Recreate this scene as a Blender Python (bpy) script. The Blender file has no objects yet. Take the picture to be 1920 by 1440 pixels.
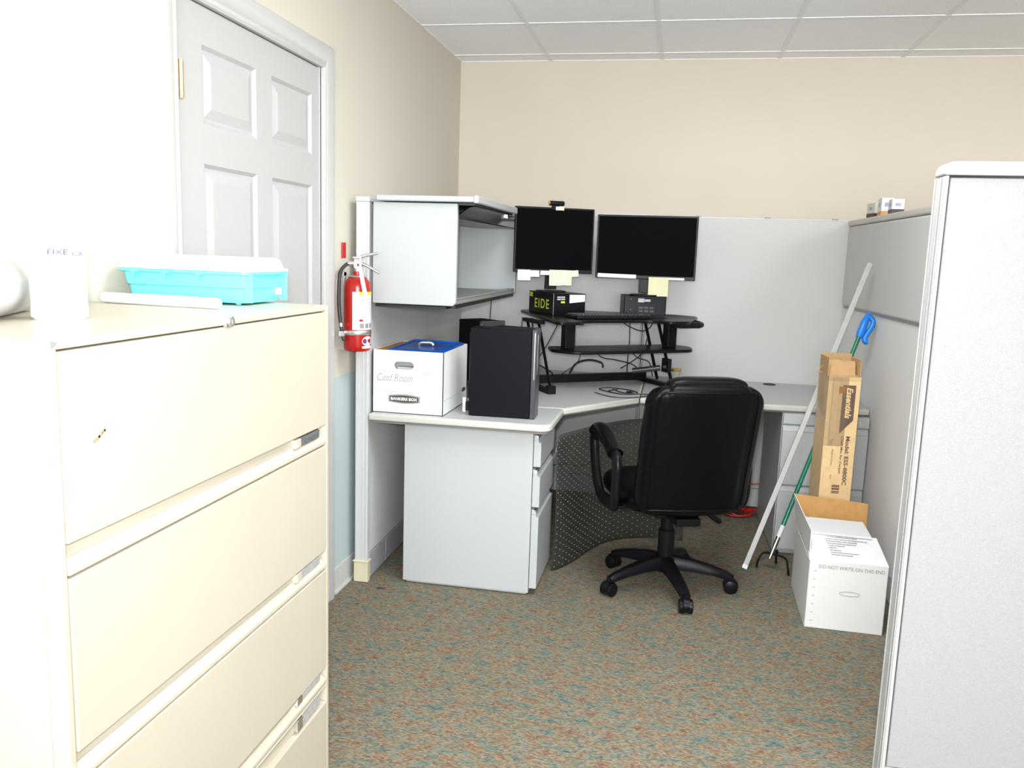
import bpy, bmesh, math, random
from mathutils import Matrix, Vector
random.seed(7)
PI = math.pi
sc = bpy.context.scene
COL = sc.collection
R = math.radians

# ------------------------------------------------------------------ camera
cam_d = bpy.data.cameras.new('camera'); cam = bpy.data.objects.new('camera', cam_d); COL.objects.link(cam)
CX, CH = 1.2846, 1.3725
pitch, yaw, roll = 0.1534, 0.1901, 0.0330
fw = Vector((-math.sin(yaw)*math.cos(pitch), math.cos(yaw)*math.cos(pitch), -math.sin(pitch)))
rt = Vector((math.cos(yaw), math.sin(yaw), 0)); up = rt.cross(fw)
rt2 = math.cos(roll)*rt + math.sin(roll)*up; up2 = -math.sin(roll)*rt + math.cos(roll)*up
M = Matrix((rt2, up2, -fw)).transposed().to_4x4(); M.translation = (CX, 0, CH)
cam.matrix_world = M
cam_d.sensor_width = 36; cam_d.lens = 1576.8/1920*36; cam_d.clip_start = 0.02
sc.camera = cam

# ------------------------------------------------------------------ light, exposure
sc.view_settings.view_transform = 'Standard'; sc.view_settings.look = 'None'
sc.view_settings.gamma = 1; sc.view_settings.use_curve_mapping = False
sc.view_settings.exposure = 0.53
w = bpy.data.worlds.new('world'); sc.world = w; w.use_nodes = True
w.node_tree.nodes['Background'].inputs[0].default_value = (0.9, 0.95, 1, 1)
w.node_tree.nodes['Background'].inputs[1].default_value = 0.35
FLASH_W, TROFFER_FILL_W, WINDOW_FILL_W, NEAR_TROFFER_FILL_W = 135.0, 1.0, 330.0, 24.0
fl = bpy.data.lights.new('camera_flash', 'SPOT'); fl.energy = FLASH_W; fl.shadow_soft_size = 0.025; fl.spot_size = R(112); fl.spot_blend = 1.0
fl.color = (1, 0.99, 0.98)
flo = bpy.data.objects.new('camera_flash', fl); COL.objects.link(flo); Mf = M.copy(); Mf.translation = (CX-0.03, 0.0, CH+0.06); flo.matrix_world = Mf @ Matrix.Rotation(R(2), 4, 'X') @ Matrix.Rotation(R(-3), 4, 'Y')
# added fill light, shaped like daylight from an unseen window behind the camera
wn = bpy.data.lights.new('window_fill', 'AREA'); wn.shape = 'RECTANGLE'; wn.size = 4.0; wn.size_y = 1.5; wn.energy = WINDOW_FILL_W; wn.color = (0.90, 0.955, 1)
wno = bpy.data.objects.new('window_fill', wn); COL.objects.link(wno); wno.location = (2.6, -3.18, 1.55); wno.rotation_euler = (R(138), 0, 0)
wno.visible_camera = True

# ------------------------------------------------------------------ helpers
class MB:
    def __init__(s): s.bm = bmesh.new(); s.mi = 0
    def _add(s, vs, fs):
        v = [s.bm.verts.new(p) for p in vs]
        for f in fs:
            try:
                fc = s.bm.faces.new([v[i] for i in f]); fc.material_index = s.mi
            except ValueError: pass
        return s
    def box(s, x0, x1, y0, y1, z0, z1, M=None):
        vs = [Vector((x, y, z)) for x in (x0, x1) for y in (y0, y1) for z in (z0, z1)]
        if M: vs = [M @ p for p in vs]
        return s._add(vs, [(0,1,3,2),(4,6,7,5),(0,4,5,1),(2,3,7,6),(0,2,6,4),(1,5,7,3)])
    def hexa(s, a, b):  # two quads a,b of 4 points each
        return s._add([Vector(p) for p in a+b], [(3,2,1,0),(4,5,6,7),(0,1,5,4),(1,2,6,5),(2,3,7,6),(3,0,4,7)])
    def prism(s, poly, z0, z1, M=None):
        n = len(poly)
        vs = [Vector((p[0], p[1], z)) for z in (z0, z1) for p in poly]
        if M: vs = [M @ p for p in vs]
        fs = [tuple(range(n))[::-1], tuple(range(n, 2*n))] + [(i, (i+1) % n, n+(i+1) % n, n+i) for i in range(n)]
        return s._add(vs, fs)
    def cyl(s, p0, p1, r0, r1=None, n=20, cap=True):
        if r1 is None: r1 = r0
        return s.loft([(p0, r0), (p1, r1)], n, cap)
    def loft(s, rings, n=12, cap=True, closed=False, flat=(1, 1), upv=None):
        pts = [Vector(p) for p, r in rings]; N = len(pts)
        prev = None; vs = []
        for i, (p, r) in enumerate(rings):
            if closed: t = pts[(i+1) % N]-pts[i-1]
            else: t = pts[min(i+1, N-1)]-pts[max(i-1, 0)]
            t.normalize()
            if upv is not None: a = Vector(upv); a = a - t*a.dot(t)
            elif prev is None:
                a = Vector((0, 0, 1)) if abs(t.z) < .9 else Vector((1, 0, 0)); a = a - t*a.dot(t)
            else: a = prev - t*prev.dot(t)
            a.normalize(); prev = a; b = t.cross(a)
            for k in range(n):
                an = 2*PI*k/n
                vs.append(Vector(p) + a*(math.cos(an)*r*flat[0]) + b*(math.sin(an)*r*flat[1]))
        fs = []
        for i in range(N if closed else N-1):
            for k in range(n):
                j = (i+1) % N
                fs.append((i*n+k, i*n+(k+1) % n, j*n+(k+1) % n, j*n+k))
        if cap and not closed: fs += [tuple(range(n))[::-1], tuple(range((N-1)*n, N*n))]
        return s._add(vs, fs)
    def tube(s, pts, r, n=8, sub=5, closed=False, flat=(1, 1), upv=None):
        return s.loft([(p, r) for p in spline(pts, sub, closed)], n, True, closed, flat, upv)
    def lathe(s, prof, n=28, M=None):
        vs = []; m = len(prof)
        for r, z in prof:
            for k in range(n):
                a = 2*PI*k/n; p = Vector((r*math.cos(a), r*math.sin(a), z)); vs.append(M @ p if M else p)
        fs = [(i*n+k, i*n+(k+1) % n, (i+1)*n+(k+1) % n, (i+1)*n+k) for i in range(m-1) for k in range(n)]
        if prof[0][0] > 0: fs.append(tuple(range(n))[::-1])
        if prof[-1][0] > 0: fs.append(tuple(range((m-1)*n, m*n)))
        return s._add(vs, fs)
    def grid(s, P, closeu=False):
        a = len(P); b = len(P[0]); vs = [p for row in P for p in row]
        fs = [(i*b+j, (i+1)*b+j, (i+1)*b+j+1, i*b+j+1) for i in range(a-1) for j in range(b-1)]
        return s._add(vs, fs)
    def slab(s, f, nu, nv, th):  # closed sheet from f(u,v)->(point), thickened along -normal approx by th vector function
        A = [[f(i/nu, j/nv, 0) for j in range(nv+1)] for i in range(nu+1)]
        B = [[f(i/nu, j/nv, 1) for j in range(nv+1)] for i in range(nu+1)]
        a = nu+1; b = nv+1; vs = [p for r in A for p in r]+[p for r in B for p in r]; o = a*b
        fs = []
        for i in range(nu):
            for j in range(nv):
                fs.append((i*b+j, i*b+j+1, (i+1)*b+j+1, (i+1)*b+j)); fs.append((o+i*b+j, o+(i+1)*b+j, o+(i+1)*b+j+1, o+i*b+j+1))
        for i in range(nu):
            fs.append((i*b, (i+1)*b, o+(i+1)*b, o+i*b)); fs.append(((i+1)*b+nv, i*b+nv, o+i*b+nv, o+(i+1)*b+nv))
        for j in range(nv):
            fs.append((j+1, j, o+j, o+j+1)); fs.append((nu*b+j, nu*b+j+1, o+nu*b+j+1, o+nu*b+j))
        return s._add(vs, fs)
    def sphere(s, c, r, n=12, sz=1):
        prof = [(max(r*math.sin(PI*i/n), 0.00001), -r*sz*math.cos(PI*i/n)) for i in range(n+1)]
        return s.lathe(prof, n*2, Matrix.Translation(Vector(c)))

def spline(pts, sub=5, closed=False):
    P = [Vector(p) for p in pts]; N = len(P)
    if N < 3: return P
    out = []
    for i in range(N if closed else N-1):
        g = (lambda k: P[k % N]) if closed else (lambda k: P[min(max(k, 0), N-1)])
        p0, p1, p2, p3 = g(i-1), g(i), g(i+1), g(i+2)
        for k in range(sub):
            t = k/sub
            out.append(.5*((2*p1)+(p2-p0)*t+(2*p0-5*p1+4*p2-p3)*t*t+(3*p1-p0-3*p2+p3)*t**3))
    if not closed: out.append(P[-1])
    return out

MATS = {}
WORLD = {}
def mat_world(o): return WORLD.get(o.name, Matrix.Identity(4))

def thing(name, label, cat, loc=(0, 0, 0), rz=0, group=None, rot=None):
    o = bpy.data.objects.new(name, None); COL.objects.link(o); o.empty_display_size = .05
    Mx = Matrix.Translation(Vector(loc)) @ (rot.to_4x4() if rot else Matrix.Rotation(rz, 4, 'Z'))
    o.matrix_world = Mx; WORLD[o.name] = Mx
    o['label'] = label; o['category'] = cat
    if group: o['group'] = group
    return o
def root_of(p):
    while p.parent: p = p.parent
    return p
def obj(name, mb, mats, parent=None, bevel=0, seg=2, W=False, label=None, sharp=35, kind=None):
    me = bpy.data.meshes.new(name)
    bmesh.ops.recalc_face_normals(mb.bm, faces=mb.bm.faces)
    if W and parent is not None: mb.bm.transform(mat_world(root_of(parent)).inverted())
    mb.bm.to_mesh(me); mb.bm.free()
    if not isinstance(mats, (list, tuple)): mats = [mats]
    for m in mats: me.materials.append(m)
    me.polygons.foreach_set('use_smooth', [True]*len(me.polygons))
    try: me.set_sharp_from_angle(angle=R(sharp))
    except Exception: pass
    o = bpy.data.objects.new(name, me); COL.objects.link(o)
    if parent is not None: o.parent = parent
    if bevel:
        b = o.modifiers.new('bevel', 'BEVEL'); b.width = bevel; b.segments = seg; b.limit_method = 'ANGLE'; b.angle_limit = R(40)
        b.harden_normals = True
    if label: o['label'] = label
    if kind: o['kind'] = kind
    return o
def tag(o, label, cat, group=None):
    o['label'] = label; o['category'] = cat
    if group: o['group'] = group
    return o
def frame(o, x, y):
    x = Vector(x).normalized(); y = Vector(y); y = (y-x*y.dot(x)).normalized(); z = x.cross(y)
    m = Matrix((x, y, z)).transposed().to_4x4(); m.translation = Vector(o); return m

def text_bm(body, wd, ht, bold=0.0, shear=0.0, ext=.0003, space=1.0):
    cu = bpy.data.curves.new('t', 'FONT'); cu.body = body; cu.size = 1; cu.align_x = 'CENTER'
    cu.offset = bold; cu.shear = shear; cu.resolution_u = 3; cu.fill_mode = 'FRONT'; cu.space_line = 1.1; cu.space_character = space
    to = bpy.data.objects.new('t', cu); COL.objects.link(to)
    bpy.context.view_layer.update()
    me = bpy.data.meshes.new_from_object(to.evaluated_get(bpy.context.evaluated_depsgraph_get()))
    bpy.data.objects.remove(to); bpy.data.curves.remove(cu)
    bm = bmesh.new(); bm.from_mesh(me); bpy.data.meshes.remove(me)
    xs = [v.co.x for v in bm.verts]; ys = [v.co.y for v in bm.verts]
    cx, cy = (min(xs)+max(xs))/2, (min(ys)+max(ys))/2
    sx = wd/(max(xs)-min(xs)); sy = ht/(max(ys)-min(ys)) if ht else sx
    for v in bm.verts: v.co = Vector(((v.co.x-cx)*sx, (v.co.y-cy)*sy, ext))
    return bm
def text(body, wd, ht, F, m, parent, name='lettering', W=False, **k):
    mb = MB(); mb.bm.free(); mb.bm = text_bm(body, wd, ht, **k)
    mb.bm.transform(F)
    me_n = obj_keep(name, mb, m, parent, W)
    return me_n
def obj_keep(name, mb, m, parent, W):
    me = bpy.data.meshes.new(name)
    if W and parent is not None: mb.bm.transform(mat_world(root_of(parent)).inverted())
    mb.bm.to_mesh(me); mb.bm.free(); me.materials.append(m)
    o = bpy.data.objects.new(name, me); COL.objects.link(o); o.parent = parent
    return o

# ------------------------------------------------------------------ materials
def base(name, col, rough=.5, metal=0.0, spec=.5):
    m = bpy.data.materials.new(name); m.use_nodes = True
    b = m.node_tree.nodes['Principled BSDF']
    b.inputs['Base Color'].default_value = (*col, 1); b.inputs['Roughness'].default_value = rough
    b.inputs['Metallic'].default_value = metal; b.inputs['Specular IOR Level'].default_value = spec
    return m, m.node_tree.nodes, m.node_tree.links, b
def vary(name, col, rough=.5, scale=60, amt=.06, bump=0.0, bscale=None, metal=0, spec=.5, dist=.001, detail=2):
    m, n, l, b = base(name, col, rough, metal, spec)
    tc = n.new('ShaderNodeTexCoord'); nz = n.new('ShaderNodeTexNoise'); nz.inputs['Scale'].default_value = scale; nz.inputs['Detail'].default_value = detail
    l.new(tc.outputs['Object'], nz.inputs['Vector'])
    mr = n.new('ShaderNodeMapRange'); mr.inputs[1].default_value = .3; mr.inputs[2].default_value = .7
    mr.inputs[3].default_value = 1-amt; mr.inputs[4].default_value = 1+amt
    l.new(nz.outputs['Fac'], mr.inputs[0])
    mx = n.new('ShaderNodeVectorMath'); mx.operation = 'SCALE'; mx.inputs[0].default_value = col
    l.new(mr.outputs[0], mx.inputs['Scale']); l.new(mx.outputs[0], b.inputs['Base Color'])
    if bump:
        nb = n.new('ShaderNodeTexNoise'); nb.inputs['Scale'].default_value = bscale or scale; l.new(tc.outputs['Object'], nb.inputs['Vector'])
        bp = n.new('ShaderNodeBump'); bp.inputs['Strength'].default_value = bump; bp.inputs['Distance'].default_value = dist
        l.new(nb.outputs['Fac'], bp.inputs['Height']); l.new(bp.outputs[0], b.inputs['Normal'])
    return m

m_cream_wall_col = (.79, .715, .60)
def wall_mat(name, col, low=None):
    m = vary(name, col, .75, 3, .015, .08, 350, spec=.25)
    if low:
        n = m.node_tree.nodes; l = m.node_tree.links; b = n['Principled BSDF']
        src = b.inputs['Base Color'].links[0].from_socket
        g = n.new('ShaderNodeNewGeometry'); sp = n.new('ShaderNodeSeparateXYZ'); l.new(g.outputs['Position'], sp.inputs[0])
        c = n.new('ShaderNodeMath'); c.operation = 'LESS_THAN'; c.inputs[1].default_value = .876; l.new(sp.outputs['Z'], c.inputs[0])
        mx = n.new('ShaderNodeMix'); mx.data_type = 'RGBA'; l.new(c.outputs[0], mx.inputs['Factor']); l.new(src, mx.inputs['A'])
        mx.inputs['B'].default_value = (*low, 1); l.new(mx.outputs['Result'], b.inputs['Base Color'])
    return m
m_wall_l = wall_mat('cream_wall_paint', (.607, .568, .488), (.45, .535, .54))
m_wall_b = wall_mat('peach_wall_paint', (.598, .528, .444))
m_trim = vary('trim_paint', (.493, .488, .480), .4, 20, .01)
m_door = vary('door_paint', (.440, .440, .436), .45, 40, .012, .05, 200)
m_brass = vary('brass', (.85, .68, .38), .3, 50, .05, metal=.9)
m_basevinyl = vary('vinyl_baseboard', (.546, .546, .537), .5, 30, .02)
m_cab = vary('cream_enamel', (.497, .453, .365), .38, 8, .012, .03, 400)
m_cabgap = vary('cream_shadow_gap', (.35, .27, .17), .7, 20, .05)
m_chrome = vary('chrome', (.82, .82, .82), .18, 30, .03, metal=1)
m_steel = vary('brushed_steel', (.62, .62, .62), .35, 90, .08, metal=.9)
m_holder = vary('worn_chrome', (.52, .53, .53), .35, 120, .15, metal=.35)
m_darkplate = vary('dark_badge', (.13, .14, .14), .35, 40, .05)
m_fabric = vary('panel_fabric_lifted', (.575, .57, .56), .95, 420, .10, .5, 500, spec=.15, dist=.0015, detail=3)  # lightened copy, makes up for flash falloff on the far panels
m_fabric_d = vary('lower_panel_fabric_lifted', (.72, .72, .715), .95, 420, .10, .5, 500, spec=.15, dist=.0015, detail=3)  # same fabric, lightened further for the dim lower panel
m_panelwhite = vary('panel_trim_paint', (.546, .554, .554), .4, 15, .01)
m_panelcap = vary('panel_cap_putty', (.493, .488, .449), .4, 15, .01)
m_kick = vary('panel_raceway', (.36, .37, .385), .5, 15, .02)
m_foot = vary('yellowed_plastic', (.62, .58, .40), .5, 25, .04)
m_greymetal = vary('light_grey_metal', (.431, .449, .453), .4, 300, .012, .04, 500)
m_bindark = vary('bin_track_metal', (.055, .055, .053), .3, 20, .05, metal=.6)
m_shelf = vary('bin_shelf_metal', (.27, .275, .27), .4, 20, .02)
m_desk = vary('desk_laminate', (.440, .453, .449), .42, 700, .05)
m_deskedge = vary('desk_edge_vinyl', (.502, .493, .449), .4, 15, .01)
m_deskunder = vary('desk_underside', (.16, .15, .14), .7, 20, .05)
m_blackpl = vary('black_plastic', (.006, .006, .008), .42, 60, .1, .15, 900, dist=.0004, spec=.25)
m_blackgl = vary('black_gloss', (.005, .005, .006), .25, 60, .1, spec=.2)
m_screen = vary('dark_screen', (.0022, .0022, .003), .65, 30, .05, spec=.03)
m_blackboard = vary('black_woodgrain', (.007, .0065, .006), .3, 80, .3, spec=.15)
m_blackmetal = vary('black_steel', (.005, .005, .006), .4, 60, .1, spec=.2)
m_pc = vary('charcoal_case', (.0045, .0045, .0065), .5, 500, .12, .1, 900, dist=.0004, spec=.1)
m_pcface = vary('graphite_bezel', (.04, .042, .05), .3, 50, .05)
m_leather = vary('black_leather', (.0018, .0018, .0026), .36, 90, .2, .35, 140, dist=.002, spec=.16)
m_armpl = vary('chair_plastic', (.005, .005, .007), .36, 60, .1, .15, 700, dist=.0004, spec=.2)
m_white = vary('white_carton', (.80, .80, .79), .6, 15, .012)
m_white2 = vary('white_corrugate', (.78, .785, .785), .6, 60, .015)
m_paper = vary('white_paper', (.70, .71, .73), .7, 20, .01)
m_card = vary('brown_cardboard', (.493, .317, .154), .75, 40, .05)
m_cardin = vary('kraft_inside', (.50, .27, .085), .75, 40, .06)
m_tanbox = vary('tan_carton', (.74, .52, .27), .6, 30, .05)
m_brownprint = vary('brown_print', (.12, .075, .055), .6, 30, .08)
m_brownfaint = vary('faint_brown_print', (.50, .345, .19), .6, 30, .05)
m_greyprint = vary('grey_print', (.24, .25, .25), .7, 30, .1)
m_lightprint = vary('pencil_print', (.30, .30, .32), .7, 30, .1)
m_blueprint = vary('blue_print', (.40, .62, .72), .6, 30, .05)
m_blackprint = vary('black_print', (.06, .06, .05), .6, 30, .05)
m_bluepl = vary('blue_plastic', (.01, .09, .42), .2, 10, .1)
m_bluehook = vary('bright_blue_plastic', (.01, .20, .68), .3, 10, .05)
m_teal = vary('turquoise_plastic', (.16, .74, .74), .3, 10, .02)
m_red = vary('red_enamel', (.36, .008, .005), .25, 20, .05)
m_yellow = vary('yellow_print', (.80, .74, .02), .5, 30, .05)
m_lime = vary('lime_print', (.62, .70, .04), .5, 30, .05)
m_hose = vary('black_rubber', (.02, .02, .022), .45, 50, .1)
m_noteY = vary('yellow_note', (.62, .60, .38), .8, 30, .02)
m_noteC = vary('cream_note', (.61, .605, .49), .8, 30, .02)
m_alu = vary('white_aluminium', (.48, .48, .47), .35, 40, .03, metal=.2)
m_green = vary('green_enamel_tube', (.005, .16, .085), .22, 30, .05)
m_redcord = vary('red_cord', (.55, .01, .01), .4, 30, .05)
m_bottle = vary('white_hdpe', (.86, .86, .87), .35, 10, .01)
m_bluetxt = vary('faded_blue_print', (.03, .045, .16), .6, 120, .3)
m_lidclear = vary('frosted_white_lid', (.86, .87, .88), .25, 10, .01)
m_vinyl_white = vary('white_vinyl_roll', (.82, .82, .84), .25, 10, .01)
m_dirt = vary('brown_smear', (.30, .25, .15), .8, 300, .2)
m_leaf = vary('dry_leaf', (.06, .035, .02), .8, 100, .3)
m_gold = vary('gold_lid', (.70, .46, .10), .25, 20, .05, metal=.8)
m_gapdark = vary('dark_gap', (.03, .03, .03), .8, 20, .05)
m_diff = base('fill_diffuser', (1, 1, 1))[0]
_b = m_diff.node_tree.nodes['Principled BSDF']; _b.inputs['Emission Color'].default_value = (1, .98, .94, 1); _b.inputs['Emission Strength'].default_value = 3

def glass_mat(name, col, alpha, rough=.15):
    m, n, l, b = base(name, col, rough, 0, .6)
    b.inputs['Alpha'].default_value = alpha
    tc = n.new('ShaderNodeTexCoord'); nz = n.new('ShaderNodeTexNoise'); nz.inputs['Scale'].default_value = 6
    l.new(tc.outputs['Object'], nz.inputs['Vector']); bp = n.new('ShaderNodeBump'); bp.inputs['Strength'].default_value = .2; bp.inputs['Distance'].default_value = .01
    l.new(nz.outputs['Fac'], bp.inputs['Height']); l.new(bp.outputs[0], b.inputs['Normal'])
    return m
m_mat = glass_mat('clear_grey_vinyl', (.045, .05, .04), .50, .22)
m_stud = vary('vinyl_stud', (.36, .36, .33), .2, 30, .05)
m_tape = glass_mat('clear_tape', (.62, .45, .26), .22, .12)
m_glassjar = glass_mat('jar_glass', (.55, .6, .5), .5, .08)

# carpet: heathered teal / rust / ochre / grey tufts
def carpet():
    m, n, l, b = base('heathered_carpet', (.3, .3, .25), .95, 0, .1)
    tc = n.new('ShaderNodeTexCoord')
    mp = n.new('ShaderNodeMapping'); mp.inputs['Rotation'].default_value = (0, 0, R(14)); mp.inputs['Scale'].default_value = (110, 340, 1); l.new(tc.outputs['Object'], mp.inputs[0])
    nd = n.new('ShaderNodeTexNoise'); nd.inputs['Scale'].default_value = 40; l.new(tc.outputs['Object'], nd.inputs['Vector'])
    ad = n.new('ShaderNodeMix'); ad.data_type = 'VECTOR'; ad.inputs['Factor'].default_value = .0; l.new(mp.outputs[0], ad.inputs['A']); l.new(mp.outputs[0], ad.inputs['B'])
    vo = n.new('ShaderNodeTexVoronoi'); vo.inputs['Scale'].default_value = 1.0; vo.voronoi_dimensions = '2D'; l.new(mp.outputs[0], vo.inputs['Vector'])
    sp = n.new('ShaderNodeSeparateColor'); l.new(vo.outputs['Color'], sp.inputs[0])
    mp2 = n.new('ShaderNodeMapping'); mp2.inputs['Scale'].default_value = (1, 1.9, 1); mp2.inputs['Rotation'].default_value = (0, 0, R(14)); l.new(tc.outputs['Object'], mp2.inputs[0])
    n2 = n.new('ShaderNodeTexNoise'); n2.inputs['Scale'].default_value = 17; n2.inputs['Detail'].default_value = 4; n2.inputs['Roughness'].default_value = .65; l.new(mp2.outputs[0], n2.inputs['Vector'])
    m1 = n.new('ShaderNodeMath'); m1.operation = 'MULTIPLY_ADD'; m1.inputs[1].default_value = .44; m1.inputs[2].default_value = -.22; l.new(sp.outputs[0], m1.inputs[0])
    m2 = n.new('ShaderNodeMath'); m2.operation = 'MULTIPLY_ADD'; m2.inputs[1].default_value = 2.5; m2.inputs[2].default_value = -.705; l.new(n2.outputs['Fac'], m2.inputs[0])
    m3 = n.new('ShaderNodeMath'); m3.operation = 'ADD'; l.new(m1.outputs[0], m3.inputs[0]); l.new(m2.outputs[0], m3.inputs[1])
    cr = n.new('ShaderNodeValToRGB'); e = cr.color_ramp
    stops = [(0, (.08, .135, .145)), (.16, (.11, .18, .165)), (.30, (.17, .195, .15)), (.42, (.22, .205, .155)), (.54, (.20, .18, .16)), (.64, (.26, .225, .13)), (.76, (.26, .18, .11)), (.88, (.25, .145, .10)), (1, (.19, .12, .10))]
    while len(e.elements) < len(stops): e.elements.new(.5)
    for el, (p, c) in zip(e.elements, stops): el.position = p; el.color = (*c, 1)
    l.new(m3.outputs[0], cr.inputs[0])
    mr = n.new('ShaderNodeMapRange'); mr.inputs[3].default_value = .52; mr.inputs[4].default_value = 1.10; l.new(sp.outputs[1], mr.inputs[0])
    mx = n.new('ShaderNodeVectorMath'); mx.operation = 'SCALE'; l.new(cr.outputs[0], mx.inputs[0]); l.new(mr.outputs[0], mx.inputs['Scale'])
    l.new(mx.outputs[0], b.inputs['Base Color'])
    bp = n.new('ShaderNodeBump'); bp.inputs['Strength'].default_value = .5; bp.inputs['Distance'].default_value = .004
    l.new(sp.outputs[2], bp.inputs['Height']); l.new(bp.outputs[0], b.inputs['Normal'])
    return m
m_carpet = carpet()
# ceiling tile
m_tile = vary('ceiling_tile', (.94, .95, .97), .9, 130, .045, .35, 260, spec=.1, dist=.002, detail=5)
m_tbar = vary('ceiling_grid', (.83, .84, .86), .5, 20, .01)

# ------------------------------------------------------------------ room shell
XR, YB, YF, H = 6.2, 4.832, -3.2, 2.44
def struct(name, mb, m, parent=None, bevel=0, W=False):
    o = obj(name, mb, m, parent, bevel, W=W)
    if parent is None: o['kind'] = 'structure'
    return o
struct('floor', MB().box(-.1, XR+.1, YF-.1, YB+.1, -.05, 0), m_carpet)
DY0, DY1, DZ = 2.02, 2.905, 2.0      # door opening on the left wall
wl = MB(); wl.box(-.12, 0, YF-.1, DY0, 0, H); wl.box(-.12, 0, DY1, YB+.1, 0, H); wl.box(-.12, 0, DY0, DY1, DZ+.01, H)
struct('wall_left', wl, m_wall_l)
struct('wall_back', MB().box(-.1, XR+.1, YB, YB+.12, 0, H), m_wall_b)
struct('wall_right', MB().box(XR, XR+.12, YF-.1, YB+.1, 0, H), m_wall_b)
wf = MB(); wf.box(-.1, .6, YF-.12, YF, 0, H); wf.box(4.6, XR+.1, YF-.12, YF, 0, H); wf.box(.6, 4.6, YF-.12, YF, 0, .8); wf.box(.6, 4.6, YF-.12, YF, 2.3, H)
struct('wall_front', wf, m_wall_b)
wfr = MB()
for xx in (.6, 1.92, 3.25, 4.56): wfr.box(xx, xx+.04, YF-.10, YF-.05, .8, 2.3)
wfr.box(.6, 4.6, YF-.10, YF-.05, .8, .84); wfr.box(.6, 4.6, YF-.10, YF-.05, 2.26, 2.3)
struct('added_window_1', wfr, m_trim)  # window added behind the camera to go with the fill light
ce = struct('ceiling', MB().box(-.1, XR+.1, YF-.1, YB+.1, H, H+.05), m_tile)
g = MB(); S = .6096; hw = .0115
for i in range(-1, 10):
    x = .515+i*S
    if 0 < x < XR: g.box(x-hw, x+hw, YF, YB, H-.0025, H+.001)
for i in range(-14, 3):
    y = 4.074+i*S
    if YF < y < YB: g.box(0, XR, y-hw, y+hw, H-.0031, H+.001)
g.box(0, .006, YF, YB, H-.003, H+.001); g.box(0, XR, YB-.006, YB, H-.003, H+.001)
obj('ceiling_grid', g, m_tbar, ce)
bb = MB(); bb.box(0, .007, DY1+.11, YB, 0, .10); bb.box(0, .007, YF, DY0-.11, 0, .10); bb.box(0.0, .016, DY1+.11, YB, 0, .008)
struct('baseboard_left', bb, m_basevinyl)

# door 1 with six raised panels
leaf = MB()
dy0, dy1, X = DY0+.004, DY1-.004, -.004
rows = [(1.693, 1.899), (.98, 1.588), (.20, .86)]
cols = [(2.150, 2.447), (2.545, 2.842)]
ys = [dy0, cols[0][0], cols[0][1], cols[1][0], cols[1][1], dy1]
zs = [.008, .20, .86, .98, 1.588, 1.693, 1.899, DZ-.003]
for i in range(5):
    for j in range(7):
        if i in (1, 3) and j in (1, 3, 5):
            y0, y1, z0, z1 = ys[i], ys[i+1], zs[j], zs[j+1]
            def ring(d, x): return [(x, y0+d, z0+d), (x, y1-d, z0+d), (x, y1-d, z1-d), (x, y0+d, z1-d)]
            rr = [ring(0, X), ring(.010, X-.009), ring(.018, X-.009), ring(.045, X-.001)]
            for a, b in zip(rr, rr[1:]):
                leaf._add(a+b, [(0, 1, 5, 4), (1, 2, 6, 5), (2, 3, 7, 6), (3, 0, 4, 7)])
            leaf._add(rr[-1], [(0, 1, 2, 3)])
        else:
            leaf._add([(X, ys[i], zs[j]), (X, ys[i+1], zs[j]), (X, ys[i+1], zs[j+1]), (X, ys[i], zs[j+1])], [(0, 1, 2, 3)])
bmesh.ops.remove_doubles(leaf.bm, verts=leaf.bm.verts, dist=1e-5)
leaf.box(-.044, X-.014, dy0, dy1, .008, DZ-.003)
door = obj('door_1', leaf, m_door, sharp=8); door['kind'] = 'structure'
for zc in (1.787, 1.02, .25):
    hg = MB(); hg.box(-.004, .002, DY0+.004, DY0+.034, zc-.045, zc+.045); hg.cyl((.006, DY0+.012, zc-.047), (.006, DY0+.012, zc+.047), .007, n=12)
    for dz in (-.03, 0, .03): hg.box(-.001, .003, DY0+.024, DY0+.030, zc+dz-.004, zc+dz+.004)
    obj('hinge', hg, m_brass, door, label='brass hinge')
kn = MB(); kn.cyl((-.004, DY1-.075, .90), (.004, DY1-.075, .90), .030); kn.cyl((.004, DY1-.075, .90), (.026, DY1-.075, .90), .011); kn.sphere((.034, DY1-.075, .90), .024)
obj('door_knob', kn, m_brass, door, label='brass round knob')
cs = MB()   # moulded casing
def casing(y0, y1, z0, z1, vert=True, inner=1):
    pass
prof = [(0, .0), (0, .011), (.008, .015), (.02, .012), (.03, .017), (.062, .022), (.078, .019), (.085, .008), (.085, 0)]   # (offset outwards, height)
def sweep(pts):
    rows_ = []
    for (a, hgt) in prof:
        rows_.append([Vector((hgt, p[0]+a*p[2], p[1]+a*p[3])) for p in pts])
    cs.grid(rows_)
sweep([(DY1+.006, 0.0, 1, 0), (DY1+.006, DZ, 1, 1), (DY0-.006, DZ, -1, 1), (DY0-.006, 0, -1, 0)])
cs.box(-.10, .0, DY1-.002, DY1+.012, 0, DZ+.006); cs.box(-.10, 0, DY0-.012, DY0+.002, 0, DZ+.006); cs.box(-.10, 0, DY0, DY1, DZ, DZ+.01)
struct('trim_1', cs, m_trim)

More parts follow.
